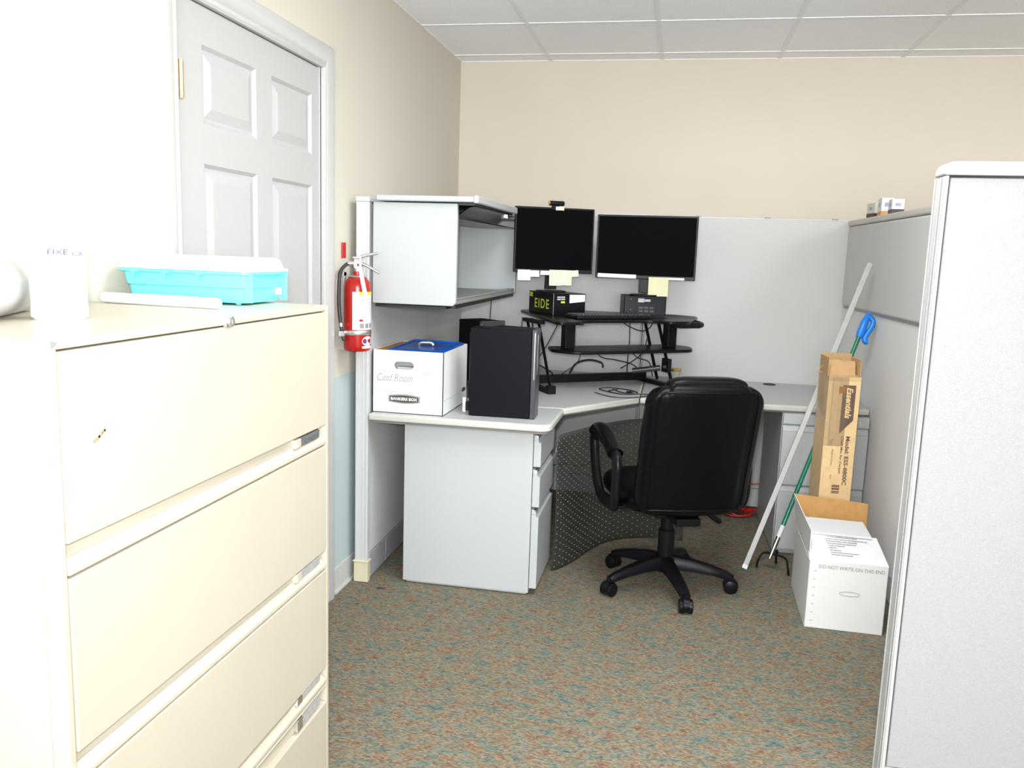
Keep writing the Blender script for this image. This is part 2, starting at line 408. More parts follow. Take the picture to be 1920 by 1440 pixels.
# unseen ceiling troffers, added as fill light (behind the camera and to the right)
LAMPW = ['over the left aisle by the door', 'over the near cubicle panel', 'over the photographer on the left', 'behind the photographer on the right', 'by the added window behind the photographer, left', 'by the added window behind the photographer, right', 'over the neighbouring cubicle, nearer', 'over the neighbouring cubicle, by the back wall']
for k, (lx, ly) in enumerate([(1.43, 2.24), (3.26, 2.24), (1.43, -.20), (4.2, -.20), (1.43, -2.3), (4.2, -2.3), (4.8, 1.9), (4.8, 3.7)]):
    t = thing('ceiling_fill_light', 'added ceiling fill light with flat white diffuser ' + LAMPW[k], 'ceiling light', (lx, ly, H), group='added ceiling lights outside the view')
    fr = MB(); fr.box(-.30, .30, -.60, -.57, -.012, 0); fr.box(-.30, .30, .57, .60, -.012, 0); fr.box(-.30, -.27, -.57, .57, -.012, 0); fr.box(.27, .30, -.57, .57, -.012, 0)
    obj('frame', fr, m_tbar, t); obj('diffuser', MB().box(-.27, .27, -.57, .57, -.008, -.004), m_diff, t)
    L = bpy.data.lights.new('troffer_fill', 'AREA'); L.shape = 'RECTANGLE'; L.size = .54; L.size_y = 1.14; L.energy = TROFFER_FILL_W if k > 1 else NEAR_TROFFER_FILL_W; L.color = (.93, .97, 1)
    lo = bpy.data.objects.new('troffer_fill', L); COL.objects.link(lo); lo.parent = t; lo.location = (0, 0, -.014)

# ------------------------------------------------------------------ lateral file cabinet
t = thing('file_cabinet', 'cream four-drawer lateral filing cabinet in the left foreground', 'filing cabinet', (.24, 1.44, 0))
X0, X1, Y0, Y1, ZT = .012, .470, .972, 1.888, 1.238
b = MB(); b.box(X0, X1-.030, Y0, Y1, .03, ZT)
b.box(X1-.030, X1, Y0, Y0+.014, .0, ZT); b.box(X1-.030, X1, Y1-.014, Y1, .0, ZT)
b.box(X1-.030, X1, Y0+.014, Y1-.014, 1.2245, ZT); b.box(X1-.030, X1-.004, Y0+.014, Y1-.014, .0, .035); b.box(X0, X1-.05, Y0+.01, Y1-.01, 0, .03)
obj('body', b, m_cab, t, .003, W=True)
def cab_drawer(zt, zb, pull_bottom, zpull, first=False):
    a, c = Y0+.0165, Y1-.0165
    if pull_bottom:
        f = MB(); f.box(X1-.028, X1+.001, a, c, zpull, zt)
        # recessed pull channel and bottom lip
        f.box(X1-.028, X1-.014, a, c, zb, zpull)
        f.hexa([(X1-.014, a, zb), (X1+.001, a, zb), (X1+.001, c, zb), (X1-.014, c, zb)], [(X1-.014, a, zb+.024), (X1+.001, a, zb+.010), (X1+.001, c, zb+.010), (X1-.014, c, zb+.024)])
        d = obj('drawer', f, m_cab, t, .0025, W=True)
        hz0, hz1 = zb+.018, zpull-.002
    else:
        f = MB(); f.box(X1-.028, X1+.001, a, c, zb, zpull)
        f.box(X1-.028, X1-.014, a, c, zpull, zt)
        f.hexa([(X1-.014, a, zt-.010), (X1+.001, a, zt-.004), (X1+.001, c, zt-.004), (X1-.014, c, zt-.010)], [(X1-.014, a, zt), (X1+.001, a, zt), (X1+.001, c, zt), (X1-.014, c, zt)])
        d = obj('drawer', f, m_cab, t, .0025, W=True)
        hz0, hz1 = zpull+.003, zt-.008
    return d, hz0, hz1
dr = [(1.222, .903, True, .950), (.899, .588, True, .634), (.584, .283, True, .326), (.279, .036, False, .232)]
for i, q in enumerate(dr):
    d, h0, h1 = cab_drawer(*q)
    h = MB(); h.box(X1-.0145, X1-.0035, 1.738, 1.842, h0+.003, h1-.003)
    hh = obj('label_holder', h, m_holder if i else m_darkplate, d, .0015, W=True, label='chrome label holder' if i else 'dark metal brand plate')
    e = MB(); e.box(X1-.0145, X1-.001, 1.712, 1.738, h0+.003, h1-.003); obj('latch', e, m_chrome if i > 1 else m_cab, d, .002, W=True)
    if i == 0: text('Storwal', .075, .018, frame((X1-.0030, 1.795, (h0+h1)/2), (0, 1, 0), (0, 0, 1)), m_steel, hh, W=True, bold=.02)
lk = MB(); lk.cyl((X1-.002, 1.428, 1.2315), (X1+.009, 1.428, 1.2315), .0095); lk.box(X1-.002, X1+.004, 1.414, 1.442, 1.2215, 1.2405); lk.box(X1+.009, X1+.010, 1.4265, 1.4295, 1.227, 1.236)
obj('lock', lk, m_steel, t, .001, W=True, label='round steel key lock')
sm = MB()
for (yy, zz, ln, th, an) in [(1.055, 1.087, .018, .006, .45), (1.064, 1.0915, .012, .006, .5), (1.071, 1.096, .009, .005, .2), (1.074, 1.0985, .007, .005, 1.4)]:
    Mx = frame((X1+.0012, yy, zz), (0, math.cos(an), math.sin(an)), (0, -math.sin(an), math.cos(an)))
    sm.prism([(math.cos(q*PI/5)*ln/2*(1+.2*math.sin(q*7)), math.sin(q*PI/5)*th/2) for q in range(10)], 0, .0003, Mx)
obj('smear', sm, m_dirt, t, W=True, label='brown smear on the top drawer')
ch = MB(); ch._add([(X1+.0008, Y0+.001, ZT+.0006), (X1+.0008, Y0+.016, ZT-.004), (X1+.0008, Y0+.002, ZT-.012)], [(0, 1, 2)]); obj('chipped_corner', ch, m_greyprint, t, W=True, label='grey chipped paint on the top corner')

# ---- things on the cabinet
t = thing('plastic_bottle', 'white round-shouldered plastic bottle with faded blue lettering on the filing cabinet', 'bottle', (.252, 1.262, ZT), rz=R(-12))
obj('bottle_body', MB().lathe([(.001, 0), (.040, 0), (.044, .004), (.0445, .012), (.0435, .03), (.044, .10), (.044, .138), (.0425, .150), (.036, .160), (.022, .171), (.018, .176), (.018, .180)], 40), m_bottle, t)
obj('cap', MB().lathe([(.0195, .180), (.0195, .206), (.018, .209), (.001, .209)], 32), m_bottle, t, .0008)
def wrap_text(body, wd, ht, r, a, z, m, parent, **k):
    bm = text_bm(body, wd, ht, **k)
    for v in bm.verts:
        an = a+v.co.x/r; v.co = Vector(((r+.0004)*math.cos(an), (r+.0004)*math.sin(an), z+v.co.y))
    mb = MB(); mb.bm.free(); mb.bm = bm
    return obj_keep('lettering', mb, m, parent, False)
wrap_text('EIXE', .030, .0085, .044, R(-38), .1135, m_bluetxt, t, bold=.01)
wrap_text('CA', .022, .007, .044, R(5), .1105, m_bluetxt, t)

t = thing('hobby_case', 'turquoise plastic hobby case with a frosted white lid on the filing cabinet', 'storage case', (.190, 1.822, ZT+.0006), rz=R(-1.5))
def rrect(x, y, r, n=6):
    o = []
    for cx, cy, a0 in ((x-r, y-r, 0), (-x+r, y-r, 90), (-x+r, -y+r, 180), (x-r, -y+r, 270)):
        for k in range(n+1):
            a = R(a0+90*k/n); o.append((cx+r*math.cos(a), cy+r*math.sin(a)))
    return o
def stack(rings, n=6):
    mb = MB(); P = [[Vector((px, py, z)) for px, py in rrect(x, y, r, n)] for x, y, r, z in rings]
    m = len(P[0]); vs = [p for q in P for p in q]
    fs = [(i*m+k, i*m+(k+1) % m, (i+1)*m+(k+1) % m, (i+1)*m+k) for i in range(len(P)-1) for k in range(m)]
    fs += [tuple(range(m))[::-1], tuple(range((len(P)-1)*m, len(P)*m))]
    return mb._add(vs, fs)
tr = stack([(.146, .078, .018, .004), (.150, .082, .02, .012), (.152, .084, .02, .036), (.156, .088, .02, .038), (.160, .092, .02, .066), (.168, .100, .022, .068), (.168, .100, .022, .074)])
obj('tray', tr, m_teal, t, .001)
for hx in (-.115, -.035, .050):
    hk = MB(); hk.prism([(-.014, .076), (.014, .076), (.012, .068), (.002, .065), (-.001, .054), (-.004, .065), (-.012, .068)], -.106, -.096, Matrix.Translation((hx, 0, 0)) @ Matrix(((1,0,0,0),(0,0,1,0),(0,1,0,0),(0,0,0,1))))
    obj('latch_tab', hk, m_teal, t, .0006)
for hx in (-.12, .12):
    for hy in (-.06, .06): obj('foot', MB().cyl((hx, hy, 0), (hx, hy, .005), .006), m_teal, t)
lid = stack([(.1685, .1005, .022, .0745), (.1685, .1005, .022, .080), (.161, .093, .022, .082), (.156, .088, .026, .100), (.146, .078, .026, .106)])
obj('lid', lid, m_lidclear, t, .001, label='frosted white lid')
st = MB()
st.box(.1525, .1585, .048, .068, .020, .036); obj('sticker', st, m_paper, t, label='small white square sticker')
for sy in (-1, 1):
    obj('end_rib', MB().box(.148, .1665, min(sy*.076, sy*.084), max(sy*.076, sy*.084), .006, .069), m_teal, t, .001)

t = thing('vinyl_roll', 'thick white roll lying at the left edge of the filing cabinet top', 'roll', (.08, 1.30, ZT+.052))
o_ = MB(); p0 = Vector((.262, 1.000, ZT+.0525)); p1 = Vector((.080, 1.375, ZT+.0525)); dd = (p1-p0).normalized()
o_.loft([(p0, .047), (p0+dd*.006, .052), (p1-dd*.008, .052), (p1, .048)], 48)
obj('wound_sheet', o_, m_vinyl_white, t, W=True)
fl2 = MB(); a_ = Vector((0, 0, 1)); b_ = dd.cross(a_).normalized()
P = [[p + a_*(math.cos(an)*(.0528+.0006*k)) + b_*(math.sin(an)*(.0528+.0006*k)) for p in (p0+dd*.01, p1-dd*.01)] for k, an in enumerate([R(x) for x in range(-150, -94, 8)])]
fl2.grid(P); obj('loose_edge', fl2, m_paper, t, W=True)

t = thing('mailing_tube', 'slim white tube lying on the cabinet in front of the turquoise case', 'tube', (.21, 1.60, ZT))
q = MB(); p0 = Vector((.345, 1.612, ZT+.0118)); p1 = Vector((.055, 1.640, ZT+.0118)); dd = (p1-p0).normalized()
q.loft([(p0, .0095), (p0+dd*.004, .0115), (p1, .0115)], 24); obj('tube_body', q, m_paper, t, W=True)
q = MB(); q.loft([(p0-dd*.0005, .0105), (p0+dd*.012, .0119)], 24); obj('end_cap', q, m_bottle, t, W=True)
q = MB(); q.loft([(p0+dd*.085, .0121), (p0+dd*.20, .0121)], 24); obj('sleeve', q, m_paper, t, W=True)

# ------------------------------------------------------------------ fire extinguisher
EXX, EXY, EZ = .076, 3.075, .983
t = thing('fire_extinguisher', 'red fire extinguisher with black hose hung on the wall beside the door', 'fire extinguisher', (EXX, EXY, EZ))
obj('cylinder', MB().lathe([(.001, .006), (.046, .0), (.051, .008), (.052, .02), (.052, .245), (.049, .262), (.036, .278), (.020, .286), (.016, .290), (.016, .303), (.001, .303)], 48), m_red, t)
obj('collar', MB().lathe([(.034, .281), (.036, .284), (.034, .287), (.018, .289)], 32), m_steel, t)
def patch(r, a0, a1, z0, z1, n=16):
    mb = MB(); mb.grid([[Vector((r*math.cos(a0+(a1-a0)*k/n), r*math.sin(a0+(a1-a0)*k/n), z)) for z in (z0, z1)] for k in range(n+1)]); return mb
lb = obj('label_plate', patch(.0524, R(-90), R(40), .083, .228), m_paper, t, label='white instruction label')
obj('yellow_band', patch(.0527, R(-62), R(40), .215, .2285), m_yellow, lb, label='yellow band')
lines = MB()
for k in range(9):
    for s0, s1 in ((-55, -30), (-26, 8)):
        q = patch(.0527, R(s0+random.random()*4), R(s1-random.random()*10), .200-k*.0068, .2015-k*.0068, 5); me = bpy.data.meshes.new('x'); q.bm.to_mesh(me); lines.bm.from_mesh(me); q.bm.free(); bpy.data.meshes.remove(me)
obj('fine_print', lines, m_lightprint, lb)
pic = MB()
for k in range(3):
    q = patch(.0527, R(-58+k*24), R(-40+k*24), .090, .108, 4); me = bpy.data.meshes.new('x'); q.bm.to_mesh(me); pic.bm.from_mesh(me); q.bm.free(); bpy.data.meshes.remove(me)
obj('pictograms', pic, m_greyprint, lb)
q = patch(.0527, R(-60), R(-45), .116, .124, 4); obj('flame_mark', q, m_red, lb)
obj('mounting_band', MB().lathe([(.0530, .063), (.0540, .065), (.0540, .078), (.0530, .080)], 48), m_steel, t, label='steel strap')
q = MB(); q.grid([[Vector((.0526*math.cos(R(-20)+.5*math.cos(a)*s), .0526*math.sin(R(-20)+.5*math.cos(a)*s), .040+.019*math.sin(a)*s)) for s in (0.02, 1)] for a in [2*PI*k/24 for k in range(25)]])
sk = obj('inspection_sticker', q, m_paper, t, label='oval white sticker')
q = MB()
q.grid([[Vector((.0530*math.cos(a), .0530*math.sin(a), z)) for z in (.032, .044)] for a in (R(-38), R(-33), R(-28))]); obj('blue_mark', q, m_bluepl, sk)
q = MB(); q.grid([[Vector((.0530*math.cos(a), .0530*math.sin(a), z)) for z in (.036, .046)] for a in (R(-20), R(-15), R(-10))]); obj('red_mark', q, m_red, sk)
obj('small_label', patch(.0526, R(-48), R(10), .012, .021), m_paper, t, label='small white strip label')
v = MB(); v.cyl((0, 0, .303), (0, 0, .33), .013); v.box(-.012, .02, -.010, .010, .325, .352); v.cyl((-.012, -.006, .335), (-.035, -.012, .333), .009)
obj('valve', v, m_steel, t, .002)
hd = MB(); hd.hexa([(-.018, -.009, .352), (.012, -.009, .352), (.012, .009, .352), (-.018, .009, .352)], [(-.018, -.008, .360), (.012, -.008, .362), (.012, .008, .362), (-.018, .008, .360)])
hd.loft([((.0, 0, .356), .008), ((.035, .005, .366), .008), ((.078, .010, .376), .0075)], 10, flat=(.7, 1.3)); obj('squeeze_lever', hd, m_steel, t, .001)
hd = MB(); hd.loft([((.01, 0, .338), .008), ((.045, .006, .322), .008), ((.085, .012, .300), .006)], 10, flat=(.7, 1.3)); obj('carry_handle', hd, m_steel, t, .001)
gg = MB(); gg.cyl((.006, -.010, .328), (.009, -.022, .328), .0145, n=24); gd = obj('pressure_gauge', gg, m_steel, t)
gg = MB(); gg.cyl((.009, -.0221, .328), (.0092, -.0226, .328), .0125, n=24); obj('dial', gg, m_paper, gd)
gg = MB(); gg.box(.002, .015, -.0235, -.0228, .324, .334); obj('needle', gg, m_red, gd)
ho = MB(); ho.tube([(-.034, -.012, .333), (-.052, -.016, .322), (-.072, -.030, .285), (-.074, -.034, .22), (-.072, -.036, .16), (-.060, -.044, .10), (-.050, -.048, .055), (-.046, -.050, .040)], .0068, 12)
ho = MB(); ho.tube([(-.030, -.012, .333), (-.042, -.022, .325), (-.055, -.040, .295), (-.056, -.048, .22), (-.054, -.050, .16), (-.044, -.055, .10), (-.036, -.056, .055), (-.030, -.056, .044)], .0068, 12)
obj('hose', ho, m_hose, t)
c_ = MB(); c_.cyl((-.045, -.0545, .108), (-.043, -.0548, .094), .0085); c_.box(-.052, -.026, -.066, -.046, .058, .078); obj('hose_clip', c_, m_chrome, t, .001, label='chrome hose clip')
tg = MB(); tg.tube([(.020, -.015, .350), (.016, -.02, .37), (.010, -.02, .395), (.004, -.02, .385), (.010, -.02, .365), (.018, -.018, .352)], .0018, 6)
tg.tube([(.018, -.016, .352), (.022, -.026, .335), (.028, -.032, .318)], .0015, 6)
obj('seal_tie', tg, m_paper, t, label='white plastic tie')
q = MB(); q.hexa([(.026, -.060, .318), (.040, -.056, .316), (.066, -.054, .198), (.050, -.058, .196)], [(.026, -.0595, .318), (.040, -.0555, .316), (.066, -.0535, .198), (.050, -.0575, .196)])
obj('inspection_tag', q, m_paper, t, label='long white paper tag')
q = MB(); q.box(-.076, -.050, -.012, .012, -.0, .30); q.box(-.052, -.050, -.02, .02, .285, .30); obj('wall_bracket', q, m_steel, t, .001)
o = obj('wall_sign', MB().box(.0005, .016, 3.105, 3.1075, 1.335, 1.395).box(.0005, .002, 3.095, 3.118, 1.335, 1.395), m_red, None, .0005)
tag(o, 'small red sign projecting from the cream wall above the fire extinguisher hose', 'sign')

# ------------------------------------------------------------------ cubicle panels
a1 = R(.95)
t = thing('cubicle_panel', 'grey fabric cubicle panel along the left wall carrying the open storage bin', 'cubicle panel', (.032, 3.17, 0), rz=a1)
LP = 1.575
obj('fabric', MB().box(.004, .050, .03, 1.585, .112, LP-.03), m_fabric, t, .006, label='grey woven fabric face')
p = MB(); p.box(0, .054, 0, .030, .09, LP-.02); p.box(.004, .008, -.003, 0, .095, LP-.02); p.box(.030, .034, -.002, 0, .095, LP-.02); p.box(.046, .050, -.003, 0, .095, LP-.02)
obj('end_post', p, m_panelwhite, t, .0015)
obj('top_cap', MB().box(-.002, .056, -.006, 1.585, LP-.02, LP), m_panelwhite, t, .005, 3)
p = MB(); p.box(.002, .052, .03, .245, .006, .110); p.box(.002, .052, .248, 1.585, .006, .110); obj('raceway', p, m_kick, t, .002, label='dark grey base raceway')
p = MB(); p.box(-.003, .058, -.006, .028, 0, .088); p.box(-.006, .062, -.01, .030, .086, .094); obj('post_foot', p, m_foot, t, .003, label='yellowed plastic post foot')

BY = 4.772
for k, (x0, x1, zt, lab) in enumerate([(.012, 1.098, 1.612, 'grey fabric cubicle panel behind the two monitors'), (1.104, 2.172, 1.606, 'grey fabric cubicle panel behind the right-hand desk and the leaning pole')]):
    t = thing('cubicle_panel', lab, 'cubicle panel', ((x0+x1)/2, BY, 0))
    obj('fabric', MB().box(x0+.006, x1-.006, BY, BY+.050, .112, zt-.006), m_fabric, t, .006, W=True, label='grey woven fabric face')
    p = MB(); p.box(x0, x0+.005, BY+.004, BY+.048, .02, zt-.01); p.box(x1-.005, x1, BY+.004, BY+.048, .02, zt-.01); p.box(x0, x1, BY+.010, BY+.042, zt-.008, zt)
    obj('frame', p, m_panelwhite, t, .001, W=True)
    obj('raceway', MB().box(x0, x1, BY+.004, BY+.048, .006, .11), m_panelwhite, t, .002, W=True)
    if k:
        for xx in (1.37, 1.735, 2.08):
            obj('hanger_clip', MB().box(xx-.014, xx+.014, BY+.004, BY+.03, zt, zt+.006), m_kick, t, .001, W=True)

a2 = R(2.27)
t = thing('cubicle_panel', 'long grey cubicle panel on the right side of the desk with a thicker upper tile', 'cubicle panel', (2.158, 4.770, 0), rz=a2)
Z2 = 1.602
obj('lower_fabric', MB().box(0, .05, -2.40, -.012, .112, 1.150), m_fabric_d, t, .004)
p = MB()
nU = 10
p.box(-.017, .05, -2.40, -.022, 1.156, Z2-.030)
obj('upper_tile', p, m_fabric, t, .014, 4, label='raised fabric tile with rounded corners')
obj('tile_shadow_strip', MB().box(-.004, .05, -2.40, -.022, 1.146, 1.158), m_kick, t, .002)  # dark strip standing in for the shadow line under the tile
obj('top_cap', MB().box(-.020, .054, -2.40, -.015, Z2-.030, Z2), m_panelcap, t, .010, 4, label='putty coloured top cap')
obj('corner_post', MB().box(-.004, .03, -.012, .0, .01, Z2-.04), m_panelwhite, t, .001)
obj('raceway', MB().box(.004, .05, -2.40, -.012, .006, .11), m_panelwhite, t, .002)

t = thing('cubicle_panel', 'bright white-lit cubicle panel end in the right foreground', 'cubicle panel', (2.6, 2.17, 0))
PX, PY = 1.868, 2.125
m_fabric_dimmed = vary('panel_fabric_dimmed', (.334, .334, .331), .95, 420, .06, .4, 500, spec=.15, dist=.0012)  # same fabric as the far panels, darkened to offset the close flash
obj('fabric', MB().box(PX+.012, 3.30, PY+.003, PY+.068, .11, 1.578), m_fabric_dimmed, t, .004, W=True)
m_postw = vary('near_post_paint', (.440, .449, .449), .4, 15, .01)
p = MB(); p.box(PX, PX+.0085, PY, PY+.072, .0, 1.582); p.box(PX-.003, PX, PY+.001, PY+.006, .0, 1.58); p.box(PX-.003, PX, PY+.022, PY+.030, .0, 1.58); p.box(PX-.004, PX, PY+.066, PY+.071, 0, 1.58)
obj('end_post', p, m_postw, t, .0015, W=True)
p = MB(); F_ = Matrix(((1,0,0,0),(0,0,1,0),(0,1,0,0),(0,0,0,1)))
pl = [(PX-.003, 1.583)]+[(PX-.003+.022-.022*math.cos(R(90*k/8)), 1.592+.022*math.sin(R(90*k/8))) for k in range(9)]+[(3.3, 1.614), (3.3, 1.583)]
p.prism(pl, PY-.004, PY+.074, F_); obj('top_cap', p, m_postw, t, .004, 3, W=True)
obj('raceway', MB().box(PX+.01, 3.3, PY+.006, PY+.066, .006, .108), m_postw, t, .002, W=True)

# ------------------------------------------------------------------ overhead bin
t = thing('overhead_bin', 'open light grey overhead storage bin above the left desk', 'storage bin', (.27, 3.8, 1.163))
for y0 in (3.172, 4.385):
    pf = [(.100, 1.163), (.428, 1.163), (.440, 1.175), (.440, 1.556), (.100, 1.556)]
    p = MB(); p.prism(pf, y0, y0+.022, Matrix(((1,0,0,0),(0,0,1,0),(0,1,0,0),(0,0,0,1)))); obj('side_panel', p, m_greymetal, t, .004, 3, W=True)
p = MB(); p.box(.106, .436, 3.194, 4.385, 1.168, 1.184); p.box(.405, .436, 3.194, 4.385, 1.184, 1.193); obj('shelf', p, m_shelf, t, .003, W=True, label='grey metal shelf')
obj('shelf_lip', MB().box(.418, .432, 3.194, 4.385, 1.152, 1.168), m_bindark, t, .001, W=True)
obj('bottom_pan', MB().box(.11, .40, 3.18, 4.40, 1.150, 1.160), m_bindark, t, .001, W=True)
p = MB(); p.box(.106, .43, 3.194, 4.385, 1.540, 1.552); p.box(.106, .43, 3.30, 3.32, 1.525, 1.54); obj('top_pan', p, m_bindark, t, .002, W=True)
p = MB(); p.box(.120, .520, 3.150, 3.925, 1.560, 1.582); p.box(.508, .528, 3.145, 3.930, 1.556, 1.586); p.box(.120, .432, 3.925, 4.405, 1.560, 1.578); obj('flipper_door', p, m_greymetal, t, .006, 4, W=True, label='light flipper door slid open over the top')
p = MB(); n_ = 8
P = [[Vector((.435+.07*(k/n_), y, 1.515+.038*math.sin(PI/2*k/n_))) for y in (3.20, 3.92)] for k in range(n_+1)]
p.grid(P); P = [[v_+Vector((0, 0, -.006)) for v_ in r_] for r_ in P]; p.grid(P)
p.box(.436, .506, 3.18, 3.92, 1.550, 1.558); p.box(.25, .436, 3.195, 4.38, 1.500, 1.506)
obj('door_track', p, m_bindark, t, W=True, label='dark curved metal track')
p = MB(); p.box(.470, .500, 3.84, 3.87, 1.530, 1.552); p.box(.478, .492, 3.80, 3.85, 1.535, 1.545); obj('hinge_bracket', p, m_chrome, t, .001, W=True)

# ------------------------------------------------------------------ desks
def desk(name, label, poly, round_idx=None, r=.05):
    t = thing(name, label, 'desk', (sum(q[0] for q in poly)/len(poly), sum(q[1] for q in poly)/len(poly), .69))
    pts = []
    for i, q in enumerate(poly):
        if round_idx and i in round_idx:
            a, c = Vector(poly[i-1]), Vector(poly[(i+1) % len(poly)]); q = Vector(q)
            u = (a-q).normalized(); v = (c-q).normalized()
            for k in range(7):
                s = k/6; pts.append(tuple(q+u*r*(1-s)**2+v*r*s**2))
        else: pts.append(tuple(q))
    cx = sum(q[0] for q in pts)/len(pts); cy = sum(q[1] for q in pts)/len(pts)
    obj('edge_band', MB().prism(pts, .691, .7195), m_deskedge, t, .009, 4, W=True, label='putty coloured rounded edge')
    # top laminate inset
    area = 0
    ins = []
    n = len(pts)
    for i in range(n):
        p0, p1, p2 = Vector(pts[i-1]), Vector(pts[i]), Vector(pts[(i+1) % n])
        e1 = (p1-p0).normalized(); e2 = (p2-p1).normalized()
        n1 = Vector((-e1.y, e1.x)); n2 = Vector((-e2.y, e2.x)); nb = (n1+n2); nb = nb/max(nb.length_squared, .3)*2
        ins.append(tuple(p1+nb*.011))
    obj('laminate_top', MB().prism(ins, .7185, .7204), m_desk, t, W=True, label='light grey laminate surface')
    obj('underside', MB().prism([(cx+(q[0]-cx)*.96, cy+(q[1]-cy)*.96) for q in pts], .684, .691), m_deskunder, t, W=True)
    return t
d1 = desk('desk_worktop', 'left desk worktop under the white file box and the large black computer', [(.092, 3.155), (.835, 3.155), (.835, 3.545), (.086, 3.545)], [1], .06)
d2 = desk('desk_worktop', 'corner desk worktop under the black standing desk converter', [(.086, 3.549), (.835, 3.549), (1.135, 3.955), (1.135, 4.765), (.072, 4.765)])
d3 = desk('desk_worktop', 'right desk worktop between the chair and the tall cardboard box', [(1.139, 3.965), (2.182, 4.045), (2.150, 4.765), (1.139, 4.765)])
q = MB(); q.lathe([(.034, .7204), (.034, .723), (.026, .724), (.024, .7215), (.001, .7215)], 32, Matrix.Translation((1.80, 4.68, 0))); obj('grommet', q, m_blackpl, d3, W=True, label='round black cable grommet')

# left pedestal, drawers face the chair (+x)
t = thing('drawer_pedestal', 'light grey drawer pedestal under the left desk with its plain side to the room', 'drawer unit', (.5, 3.4, 0))
PZ = .684
b = MB(); b.box(.228, .760, 3.212, 3.592, .010, PZ); b.box(.24, .75, 3.225, 3.58, 0, .012); obj('body', b, m_greymetal, t, .002, W=True)
for (z0, z1) in [(.538, .668), (.372, .528), (.030, .362)]:
    f = MB(); f.box(.762, .782, 3.216, 3.588, z0, z1-.022)
    f.hexa([(.762, 3.216, z1-.022), (.782, 3.216, z1-.022), (.782, 3.588, z1-.022), (.762, 3.588, z1-.022)], [(.762, 3.216, z1), (.766, 3.216, z1), (.766, 3.588, z1), (.762, 3.588, z1)])
    f.box(.778, .792, 3.216, 3.588, z0, z1-.030)
    d = obj('drawer', f, m_greymetal, t, .002, W=True)
    obj('pull_recess', MB().box(.764, .779, 3.225, 3.58, z1-.022, z1-.004), m_steel, d, W=True)
q = MB(); q.cyl((.762, 3.56, .676), (.772, 3.56, .676), .008); obj('lock', q, m_steel, t, W=True)

# right pedestal, drawers face the camera
t = thing('drawer_pedestal', 'light grey two-drawer file pedestal under the right desk behind the leaning poles', 'drawer unit', (1.986, 4.3, 0), rz=R(1.6))
b = MB(); b.box(-.195, .190, -.262, .33, .010, PZ); b.box(-.185, .18, -.25, .32, 0, .012); obj('body', b, m_greymetal, t, .002)
for (z0, z1) in [(.345, .628), (.030, .338)]:
    f = MB(); f.box(-.192, .187, -.284, -.263, z0, z1-.028)
    f.hexa([(-.192, -.284, z1-.028), (.187, -.284, z1-.028), (.187, -.263, z1-.028), (-.192, -.263, z1-.028)], [(-.192, -.270, z1), (.187, -.270, z1), (.187, -.263, z1), (-.192, -.263, z1)])
    obj('drawer', f, m_greymetal, t, .003)
obj('header_rail', MB().box(-.192, .187, -.282, -.263, .634, .682), m_greymetal, t, .002)
q = MB(); q.cyl((.150, -.282, .657), (.150, -.290, .657), .013); q.cyl((.150, -.290, .657), (.150, -.2915, .657), .006); obj('lock', q, m_steel, t, .001, label='round steel key lock')

# ------------------------------------------------------------------ banker box
t = thing('file_box', 'white file box with handle hole and black badge on the left desk end', 'box', (.24, 3.39, .7204))
x0, x1, y0, y1, z0, z1 = .094, .392, 3.195, 3.575, .7206, .9755
wt = .004
# front wall with handle hole
def wall_hole(mb, x0, x1, z0, z1, y, th, hx0, hx1, hz0, hz1):
    r = (hz1-hz0)/2; n = 8
    hole = [(hx1-r+r*math.cos(a), (hz0+hz1)/2+r*math.sin(a)) for a in [R(-90+180*k/n) for k in range(n+1)]]
    hole += [(hx1-r+(hx0-hx1+2*r)*k/16, hz1) for k in range(1, 16)]
    hole += [(hx0+r+r*math.cos(a), (hz0+hz1)/2+r*math.sin(a)) for a in [R(90+180*k/n) for k in range(n+1)]]
    hole += [(hx0+r+(hx1-hx0-2*r)*k/16, hz0) for k in range(1, 16)]
    m = len(hole); cx = (hx0+hx1)/2; cz = (hz0+hz1)/2; out = []
    for (hx, hz) in hole:
        dx, dz = hx-cx, hz-cz; s = 1e9
        if dx > 1e-9: s = min(s, (x1-cx)/dx)
        if dx < -1e-9: s = min(s, (x0-cx)/dx)
        if dz > 1e-9: s = min(s, (z1-cz)/dz)
        if dz < -1e-9: s = min(s, (z0-cz)/dz)
        out.append((cx+dx*s, cz+dz*s))
    for yy in (y, y+th):
        vs = [(a, yy, c) for a, c in hole]+[(a, yy, c) for a, c in out]
        mb._add(vs, [(k, (k+1) % m, m+(k+1) % m, m+k) for k in range(m)])
        # corners
        for (qx, qz) in ((x0, z0), (x1, z0), (x1, z1), (x0, z1)):
            best = None
            for k in range(m):
                a, c = out[k], out[(k+1) % m]
                ex = abs(a[0]-qx) < 1e-6 and abs(c[1]-qz) < 1e-6; ey = abs(a[1]-qz) < 1e-6 and abs(c[0]-qx) < 1e-6
                if ex or ey: mb._add([(a[0], yy, a[1]), (c[0], yy, c[1]), (qx, yy, qz)], [(0, 1, 2)])
    vs = [(a, y, c) for a, c in hole]+[(a, y+th, c) for a, c in hole]
    mb._add(vs, [(k, (k+1) % m, m+(k+1) % m, m+k) for k in range(m)])
fb = MB(); wall_hole(fb, x0, x1, z0, z1, y0, wt, .186, .268, .900, .932)
fb.box(x0, x0+wt, y0, y1, z0, z1); fb.box(x1-wt, x1, y0, y1, z0, z1); fb.box(x0, x1, y1-wt, y1, z0, z1); fb.box(x0, x1, y0, y1, z0, z0+.003)
fo = obj('carton', fb, m_white, t, W=True)
